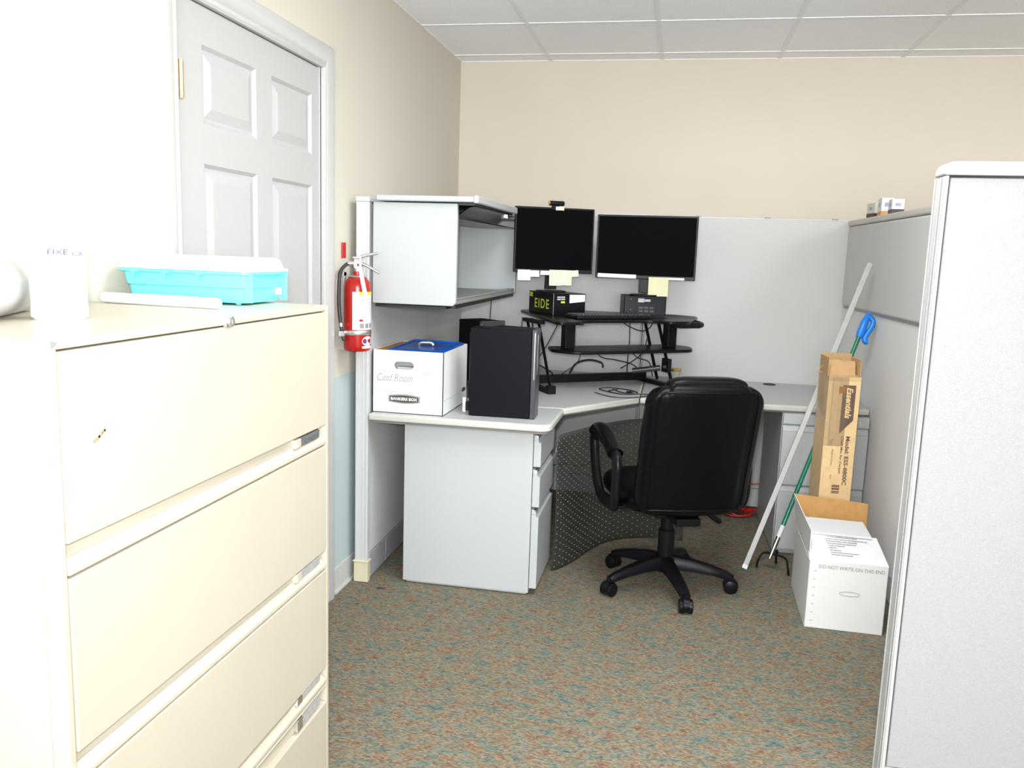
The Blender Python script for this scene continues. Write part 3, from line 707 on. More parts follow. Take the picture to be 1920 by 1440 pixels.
ins_ = MB(); ins_.box(x0+wt, x0+wt+.002, y0+wt+.002, y1-wt, z0+.01, z1-.002); ins_.box(x1-wt-.002, x1-wt, y0+wt+.002, y1-wt, z0+.01, z1-.002); ins_.box(x0+wt, x1-wt, y1-wt-.002, y1-wt, z0+.01, z1-.002)
obj('kraft_lining', ins_, m_cardin, t, W=True, label='brown inner lining')
obj('file_contents', MB().box(x0+.012, x1-.012, y0+.05, y0+.30, z0+.003, z1-.035).box(x0+.10, x1-.03, y0+.012, y0+.045, z0+.003, z1-.066), vary('grey_papers', (.42, .43, .43), .7, 30, .05), t, .003, W=True, label='pale papers inside')
Fb = lambda px, pz: frame((px, y0, pz), (1, 0, 0), (0, 0, 1))
pr = MB()
for zz in (.890, .852, .808): pr.box(.108, .376, y0-.0005, y0, zz-.0006, zz+.0006)
for xx in (.108, .376): pr.box(xx-.0006, xx+.0006, y0-.0005, y0, .808, .890)
obj('ruled_lines', pr, m_lightprint, t, W=True)
text('Conf Room', .150, .030, Fb(.190, .866), m_lightprint, t, W=True, shear=.25)
for bx in ((x0, .160, y0-.0006, y0, .7785, .7803), (.300, x1, y0-.0006, y0, .7785, .7803), (x1, x1+.0006, y0, y1, .7775, .7803)):
    obj('blue_stripe', MB().box(*bx), m_blueprint, t, W=True, label='pale blue stripe')
obj('blue_tab', MB().box(.300, .335, y0-.0006, y0, .884, .892), m_blueprint, t, W=True, label='small blue printed tab')
lg = MB(); n_ = 14
pp = [(-.0655+.131*k/n_, .0125+.0065*math.sin(PI*k/n_)) for k in range(n_+1)]+[(.0655-.131*k/n_, -.0125-.0065*math.sin(PI*k/n_)) for k in range(n_+1)]
lg.prism(pp, .0002, .0008, Fb(.2295, .7805)); em = obj('brand_badge', lg, m_blackprint, t, W=True, label='black badge with white letters')
lg = MB(); lg.prism([(a*.96, c*.88) for a, c in pp], .0008, .0011, Fb(.2295, .7805)); obj('badge_rim', lg, m_white, em, W=True)
lg = MB(); lg.prism([(a*.94, c*.82) for a, c in pp], .0011, .0014, Fb(.2295, .7805)); obj('badge_field', lg, m_blackprint, em, W=True)
text('BANKERS BOX', .112, .012, frame((.2295, y0-.0015, .7805), (1, 0, 0), (0, 0, 1)), m_white, em, W=True, bold=.035)
q = MB(); q.prism([(-.03+.06*k/8, .006+.003*math.sin(PI*k/8)) for k in range(9)]+[(.03-.06*k/8, -.006-.003*math.sin(PI*k/8)) for k in range(9)], 0, .0008, frame((x1, 3.52, .782), (0, 1, 0), (0, 0, 1))); obj('side_badge', q, m_blackprint, t, W=True)

t = thing('plastic_tub_lid', 'glossy blue plastic tub lid with a grey handle resting in the white file box', 'lid', (.262, 3.375, .968), rot=(Matrix.Rotation(R(-3), 3, 'Z') @ Matrix.Rotation(R(2.5), 3, 'X')))
q = stack([(.118, .160, .02, -.012), (.120, .162, .02, 0), (.121, .163, .02, .010), (.112, .154, .022, .014), (.100, .140, .02, .016), (.098, .138, .02, .011), (.02, .02, .01, .011)])
obj('lid_shell', q, m_bluepl, t)
q = MB(); q.tube([(-.03, -.0, .014), (-.02, .0, .024), (.02, .01, .024), (.03, .01, .014)], .007, 10); obj('handle', q, m_steel, t, label='grey handle')

# ------------------------------------------------------------------ computers
def tower(label, loc, rz, wx, dy, hz, group=None):
    t = thing('desktop_computer', label, 'computer', loc, rz, group)
    obj('case', MB().box(-wx/2, wx/2-.022, -dy/2, dy/2, .002, hz), m_pc, t, .004)
    fz = obj('front_bezel', MB().box(wx/2-.021, wx/2, -dy/2-.001, dy/2+.001, .0, hz+.002), m_pcface, t, .004)
    obj('chrome_strip', MB().box(wx/2-.010, wx/2-.006, -dy/2-.0022, -dy/2-.0008, hz*.45, hz-.01).box(wx/2, wx/2+.001, -dy/2+.03, -dy/2+.033, hz*.5, hz-.02), m_chrome, fz, label='thin chrome strip')
    bk = MB(); bk.box(-wx/2-.003, -wx/2, -dy/2+.015, dy/2-.015, .02, hz-.02); obj('rear_plate', bk, m_steel, t, .001)
    cn = MB(); cn.box(-wx/2-.014, -wx/2-.003, -dy/2+.005, -dy/2+.035, .02, .055); cn.box(-wx/2-.01, -wx/2-.003, -dy/2+.01, -dy/2+.04, .07, .14); obj('rear_plugs', cn, m_blackpl, t, .001)
    return t
tower('large black desktop computer standing beside the white file box', (.617, 3.305, .7204), R(1.5), .270, .105, .357)
tower('small black desktop computer standing at the back under the storage bin', (.372, 3.93, .7204), R(-38), .18, .14, .335)
tower('black desktop computer just behind the top of the large one', (.575, 3.74, .7204), R(-12), .20, .10, .325)
o = obj('paper_card', MB().box(.438, .452, 3.330, 3.332, .790, .850), m_paper, None); o.location.z = 0
tag(o, 'pale card standing between the file box and the large computer', 'card')
o.data.transform(Matrix.Translation((0, 0, -.0695)))

# ------------------------------------------------------------------ standing desk converter
CR = R(35); CO = Vector((.9925, 4.125, .7206))
t = thing('standing_desk_converter', 'black standing desk converter on the corner of the desk', 'desk converter', CO, CR)
zb = 1.075-.7206
def rounded(poly, idx, r=.05):
    out = []
    for i, q in enumerate(poly):
        q = Vector(q)
        rr = idx.get(i, 0) if isinstance(idx, dict) else (r if i in idx else 0)
        if rr:
            a, c = Vector(poly[i-1]), Vector(poly[(i+1) % len(poly)]); u = (a-q).normalized(); v = (c-q).normalized()
            for k in range(7): s = k/6; out.append(tuple(q+u*rr*(1-s)**2+v*rr*s**2))
        else: out.append(tuple(q))
    return out
bd = [(-.395, -.155), (-.27, -.155), (-.20, -.05), (.17, -.05), (.22, -.155), (.33, -.155), (.60, .15), (.555, .29), (.03, .66), (-.225, .64)]
obj('top_board', MB().prism(rounded(bd, {0: .05, 1: .04, 2: .06, 3: .06, 4: .03, 5: .06, 6: .03, 7: .05, 8: .03, 9: .05}), zb-.016, zb), m_blackboard, t, .005, 3, label='black woodgrain top board')
ty = [(-.24, -.06), (.43, -.06), (.50, .06), (.47, .19), (-.27, .19), (-.31, .06)]
obj('keyboard_tray', MB().prism(rounded(ty, {0: .07, 1: .05, 2: .03, 3: .03, 4: .03, 5: .03}), .925-.7206-.016, .925-.7206), m_blackboard, t, .005, 3, label='lower keyboard tray')
for sx in (-.215, .375):
    q = MB(); q.box(sx-.027, sx+.027, .05, .10, .925-.7206, zb-.016); q.box(sx-.045, sx+.045, .0, .14, zb-.030, zb-.016); obj('tray_upright', q, m_blackmetal, t, .004)
for sx in (-.345, .345):
    for (y0_, y1_) in ((-.01, .14), (.12, .27)):
        q = MB(); q.loft([((sx, y0_, .03), .013), ((sx, y1_, zb-.03), .013)], 4, flat=(1.1, .6), upv=(0, 1, 0)); obj('lift_arm', q, m_blackmetal, t, .002)
    q = MB(); q.box(sx-.018, sx+.018, -.03, .36, 0, .022); q.box(sx-.02, sx+.02, -.035, .0, 0, .04); obj('foot', q, m_blackmetal, t, .003)
    q = MB(); q.box(sx-.015, sx+.015, .10, .30, zb-.034, zb-.016); obj('upper_rail', q, m_blackmetal, t, .003)
obj('base_crossbar', MB().box(-.33, .33, .20, .235, .015, .055), m_blackmetal, t, .003)
q = MB(); q.tube([(.40, -.02, zb-.025), (.48, -.03, zb-.030), (.52, .02, zb-.028), (.50, .10, zb-.02)], .014, 10); q.box(.36, .48, -.04, .05, zb-.045, zb-.016); obj('release_lever', q, m_blackpl, t, .003)
q = MB(); q.cyl((.19, .12, .078), (.305, .04, .102), .014); obj('gas_spring', q, vary('dark_cylinder', (.06, .06, .065), .35, 60, .1, metal=.4), t, label='dark grey gas spring')
q = MB(); q.cyl((.315, .03, .105), (.33, .02, .11), .020); q.box(.325, .345, .0, .06, .08, .15); obj('spring_clamp', q, m_blackpl, t, .002)
CM = WORLD[t.name]
def cw(x, y, z=0): return CM @ Vector((x, y, z))
ZB = 1.0755

# monitors
def monitor(label, loc, rz, wd, z0, z1, base_z, thin=.018):
    t = thing('monitor', label, 'monitor', (loc[0], loc[1], base_z), rz)
    H0, H1 = z0-base_z, z1-base_z
    obj('housing', MB().box(-wd/2, wd/2, 0, thin, H0, H1).box(-wd/4, wd/4, thin, thin+.02, H0+.07, H1-.06), m_blackpl, t, .004, 3)
    obj('screen', MB().box(-wd/2+.008, wd/2-.008, -.0012, .0005, H0+.018, H1-.008), m_screen, t)
    q = MB(); q.hexa([(-.030, thin+.012, 0.012), (.030, thin+.012, .012), (.030, thin+.035, .012), (-.030, thin+.035, .012)], [(-.028, thin+.005, H0+.10), (.028, thin+.005, H0+.10), (.028, thin+.025, H0+.10), (-.028, thin+.025, H0+.10)])
    obj('stand_neck', q, m_blackpl, t, .003)
    q = MB(); q.prism(rrect(.072, .055, .03), 0, .007, Matrix.Translation((0, thin+.01, 0))); obj('stand_base', q, m_blackpl, t, .003)
    return t, H0, H1
EZB = ZB+.110
LM = ((.463+.841)/2+.002, (4.20+4.383)/2)
lrz = math.atan2(.183, .378)
monL, a0_, a1_ = monitor('left monitor with a webcam on top and sticky notes along its bottom edge', LM, lrz, .420, 1.283, 1.611, EZB+.001)
MLW = WORLD[monL.name]
monR, b0_, b1_ = monitor('right wide monitor with a yellow note hanging from its bottom edge', (1.112, 4.40), 0, .508, 1.266, 1.588, ZB+.106)
MRW = WORLD[monR.name]
q = MB(); q.box(.02, .03, .018, .03, .02, b0_+.02); q.box(-.03, -.022, .012, .03, .02, b0_+.02); obj('neck_rails', q, m_blackmetal, monR, .001)

t = thing('webcam', 'small black webcam on top of the left monitor', 'webcam', MLW @ Vector((0, .0, a1_)), lrz)
q = MB(); q.loft([((-.036, -.010, .020), .009), ((-.032, -.010, .020), .0125), ((.036, -.010, .020), .0125), ((.040, -.010, .020), .010)], 20); obj('barrel', q, m_blackpl, t)
q = MB(); q.loft([((-.0405, -.010, .020), .010), ((-.036, -.010, .020), .0128)], 20); obj('end_ring', q, m_gold, t, label='gold end ring')
obj('clip', MB().box(-.015, .015, -.012, .028, .0005, .010).box(-.015, .015, -.006, -.002, -.012, .003), m_blackpl, t, .002)

def note(name, label, Mw, x0, x1, z0, z1, m, yoff=-.004, tilt=0, cat='sticky note', group=None, curl=.004, zref=0):
    cx, cz = (x0+x1)/2, z1
    Mx = Mw @ Matrix.Translation((cx, yoff, cz)) @ Matrix.Rotation(tilt, 4, 'Y')
    mb = MB(); n = 5; h = z1-z0; hw = (x1-x0)/2
    def f(u, v, s): return Vector((-hw+2*hw*u, -curl*v*v-(.0005 if s else 0), -h*v))
    mb.slab(f, 1, n, 0)
    o = obj(name, mb, m); o.matrix_world = Mx; tag(o, label, cat, group); return o
s_ = .00278; sz = .00266
def nl(px0, px1, py0, py1): return ((px0-1042)*s_, (px1-1042)*s_, a0_-(py1-511)*sz, a0_-(py0-511)*sz)
note('sticky_note', 'white note at the far left corner of the left monitor', MLW, *nl(974, 998, 506, 526), m_paper, -.0035)
note('sticky_note', 'small white note second from the left under the left monitor', MLW, *nl(997, 1015, 507, 519), m_paper, -.0028)
note('sticky_note', 'thin white paper strip between the notes under the left monitor', MLW, *nl(1017, 1036, 507, 515), m_paper, -.0028)
note('sticky_note', 'left one of the two large cream notes under the left monitor', MLW, *nl(1034, 1057, 505, 535), m_noteC, -.0042)
note('sticky_note', 'right one of the two large cream notes under the left monitor', MLW, *nl(1055, 1078, 505, 534), m_noteC, -.0034, R(1))
note('sticky_note', 'cream note with a slanted edge at the right end under the left monitor', MLW, *nl(1076, 1090, 505, 517), m_noteC, -.0026, R(-6))
note('sticky_note', 'tiny cream label stuck below the webcam', MLW, -.004, .040, a1_-.014, a1_+.004, m_noteC, -.0145, 0, curl=0)
s_ = .508/188; sz = .322/115
def nr(px0, px1, py0, py1): return ((px0-1211)*s_, (px1-1211)*s_, b0_-(py1-521)*sz, b0_-(py0-521)*sz)
note('paper_strip', 'long white paper strip along the bottom left edge of the right monitor', MRW, *nr(1122, 1195, 513, 520), m_paper, -.003, R(.6), 'paper strip', curl=.001)
note('paper_strip', 'short white paper strip to the right of the yellow note', MRW, *nr(1250, 1285, 516.5, 520.5), m_paper, -.003, 0, 'paper strip', curl=.001)
note('sticky_note', 'pale yellow note hanging from the right monitor', MRW, *nr(1219, 1256, 516.5, 551), m_noteY, -.0045, R(-.5), curl=.008)

# EIDE box under left monitor
p = cw(-.146, .350); t = thing('hard_drive_box', 'black box with large yellow-green lettering under the left monitor', 'box', (p.x, p.y, ZB), CR)
obj('carton', MB().box(-.09, .09, -.143, .143, 0, .110), m_blackgl, t, .0015)
text('EIDE', .165, .047, frame((-.0905, -.012, .052), (0, -1, 0), (0, 0, 1)), m_lime, t, bold=.012, space=1.22)
q = MB()
for k in range(4): q.box(-.0908, -.0903, .100, .134, .082+k*.006, .0865+k*.006)
obj('brand_mark', q, m_lime, t, label='small yellow-green printed mark')
text('BARE DRIVE\nHARD DRIVE', .045, .018, frame((-.048, -.1436, .086), (1, 0, 0), (0, 0, 1)), m_white, t, bold=.03)
obj('lime_tab', MB().box(-.048, -.026, -.1436, -.1431, .062, .071), m_lime, t, label='lime printed tab')
q = MB(); q.hexa([(.000, -.1438, .062), (.087, -.1438, .070), (.087, -.1438, .105), (.000, -.1438, .104)], [(.000, -.1431, .062), (.087, -.1431, .070), (.087, -.1431, .105), (.000, -.1431, .104)]); obj('white_label', q, m_paper, t, label='blank white label')
obj('worn_edge', MB().box(-.0906, -.0886, -.1436, -.1416, .002, .108), m_steel, t)

t = thing('docking_station', 'black dock with two small white labels under the right monitor', 'docking station', (1.108, 4.520, ZB), R(12))
obj('housing', MB().box(-.112, .108, -.075, .075, 0, .105), m_blackpl, t, .006, 3)
obj('front_label', MB().box(-.040, -.008, -.0762, -.0752, .070, .090).box(-.006, .024, -.0762, -.0752, .074, .086), m_paper, t, label='white labels')
q = MB()
for k in range(3):
    for j in range(2): q.box(-.035+k*.028, -.012+k*.028, -.077, -.074, .018+j*.018, .030+j*.018)
obj('buttons', q, m_pcface, t, .001)
q = MB(); q.sphere((-.078, -.077, .085), .004); q.sphere((-.078, -.077, .030), .004); obj('indicator_studs', q, m_chrome, t)

t = thing('keyboard', 'black keyboard along the front of the converter top', 'keyboard', cw(-.005, .045, ZB-.7206), CR)
obj('tray', MB().box(-.215, .215, -.066, .066, 0.001, .016), m_blackpl, t, .004)
q = MB()
for j in range(6):
    x = -.205
    while x < .20:
        wk = .0165 if j else .014
        if j == 5 and -.10 < x < 0: wk = .10
        q.box(x, x+wk-.0025, -.058+(5-j)*.0195, -.058+(5-j)*.0195+.0165, .016, .022); x += wk+.0025 if wk < .05 else wk+.0025
obj('keys', q, m_pcface, t, .001)
t = thing('mouse_pad', 'dark thin mouse pad with a pale rim at the right end of the converter top', 'mouse pad', cw(.40, .13, ZB-.7206), CR+R(8))
obj('pad', MB().prism(rrect(.11, .10, .012), 0.0005, .003), vary('dark_pad', (.035, .022, .024), .7, 90, .2), t)
obj('rim', MB().box(-.10, .10, -.1012, -.100, .001, .0035), m_steel, t, label='pale front rim')

# jar with gold lid, small things on the desk
t = thing('glass_jar', 'small glass jar with a gold lid behind the converter leg', 'jar', (1.298, 4.52, .7206))
obj('glass', MB().lathe([(.001, 0), (.022, 0), (.025, .006), (.022, .03), (.026, .055), (.026, .066), (.001, .066)], 28), m_glassjar, t)
obj('lid', MB().lathe([(.029, .066), (.030, .069), (.030, .077), (.028, .079), (.001, .079)], 28), m_gold, t, label='gold metal lid')

# cables
def cable(label, pts, r=.0028, m=None, name='power_cable', group=None, cat='cable'):
    c = Vector(pts[0]); mb = MB(); mb.tube([Vector(p_)-c for p_ in pts], r, 8, 8)
    o = obj(name, mb, m or m_hose); o.location = c; tag(o, label, cat, group); return o
zt = ZB-.03
cable('thick black cable arching over the converter base crossbar', [cw(-.08, .30, .004), cw(-.075, .30, .05), cw(-.03, .32, .095), cw(.05, .33, .11), cw(.12, .32, .095), cw(.125, .31, .07)], .0055)
cable('black cable hanging from the left of the tray and curving right across the base', [cw(-.33, .25, .34), cw(-.34, .2, .22), cw(-.33, .18, .13), cw(-.26, .20, .085), cw(-.22, .22, .06), cw(-.2, .26, .02)], .004)
cable('black cable dropping straight behind the left lift arm', [cw(-.36, .3, .34), cw(-.37, .28, .24), cw(-.35, .26, .14), cw(-.36, .3, .05), cw(-.35, .34, .004)])
cable('black cable crossing from the left upright to the base', [cw(-.20, .20, .33), cw(-.26, .22, .20), cw(-.33, .22, .10), cw(-.37, .24, .02)])
cable('thin cable hanging in a curve below the keyboard tray', [cw(-.09, .16, .19), cw(-.10, .18, .12), cw(-.15, .2, .075), cw(-.17, .22, .05), cw(-.17, .25, .01)], .0022)
cable('black cable sweeping from the tray centre to the right lift arm', [cw(-.01, .2, .20), cw(.06, .22, .14), cw(.16, .24, .12), cw(.26, .24, .095), cw(.31, .24, .06)])
cable('black cable running diagonally between the two right lift arms', [cw(.20, .3, .33), cw(.26, .28, .29), cw(.33, .25, .27), cw(.38, .25, .31), cw(.36, .3, .345)])
cable('black cable hanging vertically beside the right lift arms', [cw(.27, .3, .34), cw(.275, .3, .22), cw(.27, .3, .10), cw(.27, .3, .02)])
cable('black cable crossing low behind the right lift arms', [cw(.24, .25, .19), cw(.30, .26, .13), cw(.38, .26, .10), cw(.42, .28, .02)])
cable('black cable rising from the crossbar to the right arm', [cw(.21, .27, .07), cw(.27, .27, .10), cw(.34, .27, .15), cw(.37, .27, .24)])
cable('black cable behind the left computer climbing to the storage bin', [(.30, 4.38, .724), (.30, 4.40, .9), (.305, 4.42, 1.1), (.31, 4.43, 1.149)])
cable('black cable looped on the desk below the converter crossbar', [(1.02, 4.16, .7235), (.98, 4.08, .7245), (1.05, 4.02, .7235), (1.12, 4.06, .7235), (1.10, 4.14, .7235), (1.03, 4.19, .7235), (.97, 4.20, .7235), (.93, 4.14, .7235), (1.0, 4.05, .7235)])
cable('black cable trailing across the desk towards the chair', [(1.00, 4.12, .730), (1.05, 4.06, .7250), (1.14, 4.05, .7245), (1.22, 4.08, .7245), (1.28, 4.16, .7245), (1.32, 4.25, .7245)])
cable('thin black cable near the desk edge ending in a plug', [(.92, 4.02, .7235), (1.00, 3.93, .7235), (1.06, 3.92, .7235), (1.12, 3.95, .7235), (1.18, 4.02, .7235), (1.23, 4.04, .7235)], .0022)
cable('thin dark cord down the seam of the back panel', [(1.101, 4.769, 1.10), (1.102, 4.767, .95), (1.1005, 4.767, .80), (1.098, 4.762, .725)], .0014)
cable('black cable loop on the floor behind the left pedestal', [(.90, 4.768, .30), (.85, 4.768, .20), (.78, 4.768, .165), (.70, 4.768, .17), (.60, 4.768, .15)], .003)
# plug adapter
t = thing('usb_plug', 'small silver and black plug on the corner desk', 'plug', (1.085, 4.085, .7206), R(30))
obj('plug_body', MB().box(-.018, .008, -.006, .006, .001, .010), m_blackpl, t, .002); obj('metal_tip', MB().box(.008, .020, -.005, .005, .003, .008), m_chrome, t)

# red cord under the right desk
t = thing('extension_cord', 'red cord heaped on the floor under the right desk', 'cord', (1.72, 4.60, 0))
pts = []
for k in range(46):
    a = k*1.15; rr = .042+.03*math.sin(k*.7); pts.append((1.665+rr*1.3*math.cos(a)+.02*math.sin(k*.37), 4.60+rr*.8*math.sin(a), .008+.05*abs(math.sin(k*.31))))
q = MB(); q.tube(pts, .0045, 7, 4); obj('coil', q, m_redcord, t, W=True)
q = MB(); q.tube([(1.62, 4.752, .155), (1.66, 4.752, .165), (1.71, 4.752, .158), (1.76, 4.752, .142), (1.80, 4.752, .150)], .004, 7); q.tube([(1.62, 4.752, .155), (1.60, 4.74, .11), (1.66, 4.67, .04), (1.70, 4.62, .02)], .004, 7); obj('wall_run', q, m_redcord, t, W=True)

# ------------------------------------------------------------------ desk chair
t = thing('office_chair', 'black leather swivel chair with padded arms facing the corner desk', 'chair', (1.30, 3.47, 0), R(20))
for ang in (269, 197, 125, 53, -19):
    a = R(ang); c, s = math.cos(a), math.sin(a)
    lg = MB(); pr_ = [(.03, .112, .030, .030), (.10, .108, .026, .026), (.19, .093, .023, .020), (.255, .076, .021, .016), (.275, .070, .018, .012)]
    rows_ = []
    for (r, z, hw_, hh) in pr_:
        rows_.append([Vector((r*c-o_[0]*hw_*s, r*s+o_[0]*hw_*c, z+o_[1]*hh)) for o_ in ((-1, -.9), (1, -.9), (1, .2), (.55, .95), (-.55, .95), (-1, .2), (-1, -.9))])
    lg.grid(rows_); lg._add(rows_[0][:6], [(0, 1, 2, 3, 4, 5)]); lg._add(rows_[-1][:6], [(0, 1, 2, 3, 4, 5)])
    L_ = obj('base_leg', lg, m_armpl, t, .004, 3)
    ca = MB(); cx, cy = .275*c, .275*s; sw = a+R(60+ang % 50); ux, uy = math.cos(sw), math.sin(sw); ox, oy = -uy, ux
    cx += ox*.0; 
    for sd in (-1, 1):
        A = Vector((cx+ux*sd*.008, cy+uy*sd*.008, .029)); B = Vector((cx+ux*sd*.027, cy+uy*sd*.027, .029))
        ca.loft([(A, .027), (A+(B-A)*.2, .0285), (A+(B-A)*.85, .0285), (B, .024)], 24)
    ca.loft([(Vector((cx-ux*.012, cy-uy*.012, .034)), .031), (Vector((cx+ux*.012, cy+uy*.012, .034)), .031)], 20)
    ca.cyl((cx, cy, .05), (cx, cy, .078), .011)
    obj('caster', ca, m_armpl, L_, .001)
q = MB(); q.lathe([(.040, .075), (.046, .085), (.046, .128), (.038, .136), (.034, .14), (.034, .25), (.030, .255), (.026, .256), (.026, .345)], 28); obj('gas_column', q, m_armpl, t)
q = MB(); q.box(-.09, .09, -.12, .12, .335, .375); q.box(-.05, .05, -.24, -.05, .340, .372); obj('tilt_mechanism', q, m_blackmetal, t, .006)
q = MB(); q.tube([(.06, -.02, .35), (.13, -.04, .335), (.18, -.05, .318)], .006, 8); q.loft([((.165, -.048, .325), .010), ((.205, -.055, .300), .013), ((.212, -.057, .295), .008)], 10); obj('height_lever', q, m_armpl, t)
def cushion(mb, hx, hy, hz, cen, e=3.2, puff=0, nu=36, nv=18, Mx=None):
    P = []
    def sp(c_, p_): return math.copysign(abs(c_)**p_, c_)
    for i in range(nv+1):
        v = -PI/2+PI*i/nv; row = []
        for j in range(nu+1):
            u = 2*PI*j/nu
            x = hx*sp(math.cos(v), .45)*sp(math.cos(u), 2/e); y = hy*sp(math.cos(v), .45)*sp(math.sin(u), 2/e); z = hz*sp(math.sin(v), .8)
            p_ = Vector((x, y, z))+Vector(cen); row.append(Mx @ p_ if Mx else p_)
        P.append(row)
    mb.grid(P); bmesh.ops.remove_doubles(mb.bm, verts=mb.bm.verts, dist=1e-6)
q = MB(); cushion(q, .245, .245, .058, (0, .03, .420), 4.2); obj('seat', q, m_leather, t, sharp=80, label='padded leather seat')
# backrest: curved padded slab with wings
def backf(side):
    def f(u, v, s):
        x = -1+2*u; z = v
        hw_ = .231-.004*(1-z)-.010*max(0, z-.9)*10*abs(x)
        # outline rounding
        cr = .16
        zz = z
        dz = min(z, 1-z); ins__ = 0
        if dz < .12: ins__ = .035*(1-math.sqrt(max(0, 1-((.12-dz)/.12)**2)))
        X_ = x*(hw_-ins__)
        dx = 1-abs(x); e_ = min(1, dx/.16); zt_ = .535-.012*(1 if abs(x) > .72 else 0) - .03*(1-math.sqrt(max(0, 1-(1-e_)**2)))
        zlow = .03*(1-math.sqrt(max(0, 1-(1-e_)**2)))
        Z_ = .392+zlow+(zt_-zlow)*z
        edge = min(1, dx/.14)*1.0; edge = math.sqrt(max(0, 1-(1-edge)**2)); ez = min(1, dz/.09); ez = math.sqrt(max(0, 1-(1-ez)**2)); E_ = edge*ez
        curve = .035*(x*x)            # wings come forward
        Yc = -.262-.105*(z**1.1)+curve
        if s: Y_ = Yc-.008-.030*E_*(1 if abs(x) < .72 else .85)
        else: Y_ = Yc+.010+.052*E_*(1+.12*math.sin(z*PI*4))
        return Vector((X_, Y_, Z_))
    return f
q = MB(); q.slab(backf(0), 44, 44, 0); bmesh.ops.remove_doubles(q.bm, verts=q.bm.verts, dist=1e-5); bk_ = obj('backrest', q, m_leather, t, sharp=75, label='tall padded leather backrest')
ms = bk_.modifiers.new('sub', 'SUBSURF'); ms.levels = 1; ms.render_levels = 1
q = MB()   # piping seam round the rear shell
F0 = backf(0)
ring_ = [F0(u, .06, 1) for u in [.08+.84*k/12 for k in range(13)]]+[F0(.92, v, 1) for v in [.06+.88*k/12 for k in range(1, 13)]]+[F0(u, .94, 1) for u in [.92-.84*k/12 for k in range(1, 13)]]+[F0(.08, v, 1) for v in [.94-.88*k/12 for k in range(1, 12)]]
q.tube(ring_, .0045, 8, 2, closed=True); obj('piping', q, m_leather, bk_, sharp=80)
q = MB(); cushion(q, .158, .042, .040, (0, -.325, .906), 3.6); obj('headrest_roll', q, m_leather, t, sharp=80)
for sx in (-1, 1):
    x = sx*.272
    q = MB(); loop = [(x, -.128, .43), (x, -.135, .50), (x, -.135, .57), (x, -.105, .595), (x, -.03, .610), (x, .09, .632), (x, .185, .632), (x, .225, .60), (x, .212, .54), (x, .165, .45), (x*.98, .115, .385), (x*.97, .07, .372), (x*.96, -.02, .380), (x*.98, -.10, .392)]
    q.tube(loop, .0195, 12, 6, closed=True, flat=(.95, 1.45)); ar = obj('armrest', q, m_armpl, t, sharp=80)
    q = MB(); q.tube([(x, -.105, .602), (x, -.03, .628), (x, .07, .652), (x, .15, .655), (x, .20, .632)], .029, 14, 6, flat=(.85, 1.15)); obj('arm_pad', q, m_leather, ar, sharp=80)
    q = MB(); q.box(min(x*.5, x*.97), max(x*.5, x*.97), -.04, .06, .352, .368); obj('arm_mount', q, m_blackmetal, ar, .003)

# ------------------------------------------------------------------ curled chair mat
t = thing('chair_mat', 'clear studded plastic chair mat standing curled under the corner desk', 'chair mat', (.95, 3.85, 0))
base_c = spline([(.812, 3.500, 0), (.838, 3.540, 0), (.880, 3.640, 0), (.935, 3.780, 0), (1.02, 3.93, 0), (1.12, 4.03, 0), (1.24, 4.08, 0), (1.38, 4.09, 0)], 8)
cum = [0]
for a, c in zip(base_c, base_c[1:]): cum.append(cum[-1]+(c-a).length)
LT = cum[-1]
def along(s):
    s = min(max(s, 0), LT-1e-6)
    for i in range(len(cum)-1):
        if cum[i+1] >= s: f_ = (s-cum[i])/(cum[i+1]-cum[i]); return base_c[i].lerp(base_c[i+1], f_)
def matpt(s, h):
    p_ = along(s); q_ = along(min(s+.01, LT)); tn = (q_-along(max(s-.01, 0))).normalized(); nrm = Vector((tn.y, -tn.x, 0))
    lean = -.065*(h/.6)*math.exp(-s*1.2)
    return p_ + nrm*(lean+.012*math.sin(s*9+h*7)) + Vector((.05*h/.6*math.exp(-s*3), 0, h)), nrm
def top_h(s): 
    r_ = .06
    return .598-(r_-math.sqrt(max(0, r_*r_-(r_-min(s, r_))**2)))-.00*s - .25*max(0, s-.75)
q = MB(); NU, NV = 60, 22
q.grid([[matpt(LT*i/NU, .003+(top_h(LT*i/NU)-.003)*j/NV)[0] for j in range(NV+1)] for i in range(NU+1)])
mo = obj('vinyl_sheet', q, m_mat, t, W=True, sharp=80)
so = mo.modifiers.new('thick', 'SOLIDIFY'); so.thickness = .0025
q = MB()
s = .012; row = 0
while s < LT-.02:
    h = .02+(row % 2)*.015
    while h < top_h(s)-.012:
        p_, nr = matpt(s, h); c_ = p_+nr*.0035
        q.lathe([(.0021, 0), (.0017, .0014), (.0001, .0022)], 6, Matrix.Translation(c_) @ nr.to_track_quat('Z', 'Y').to_matrix().to_4x4()); h += .030
    s += .026; row += 1
obj('grip_studs', q, m_stud, t, W=True, kind='stuff', label='rows of tiny pale grip studs')

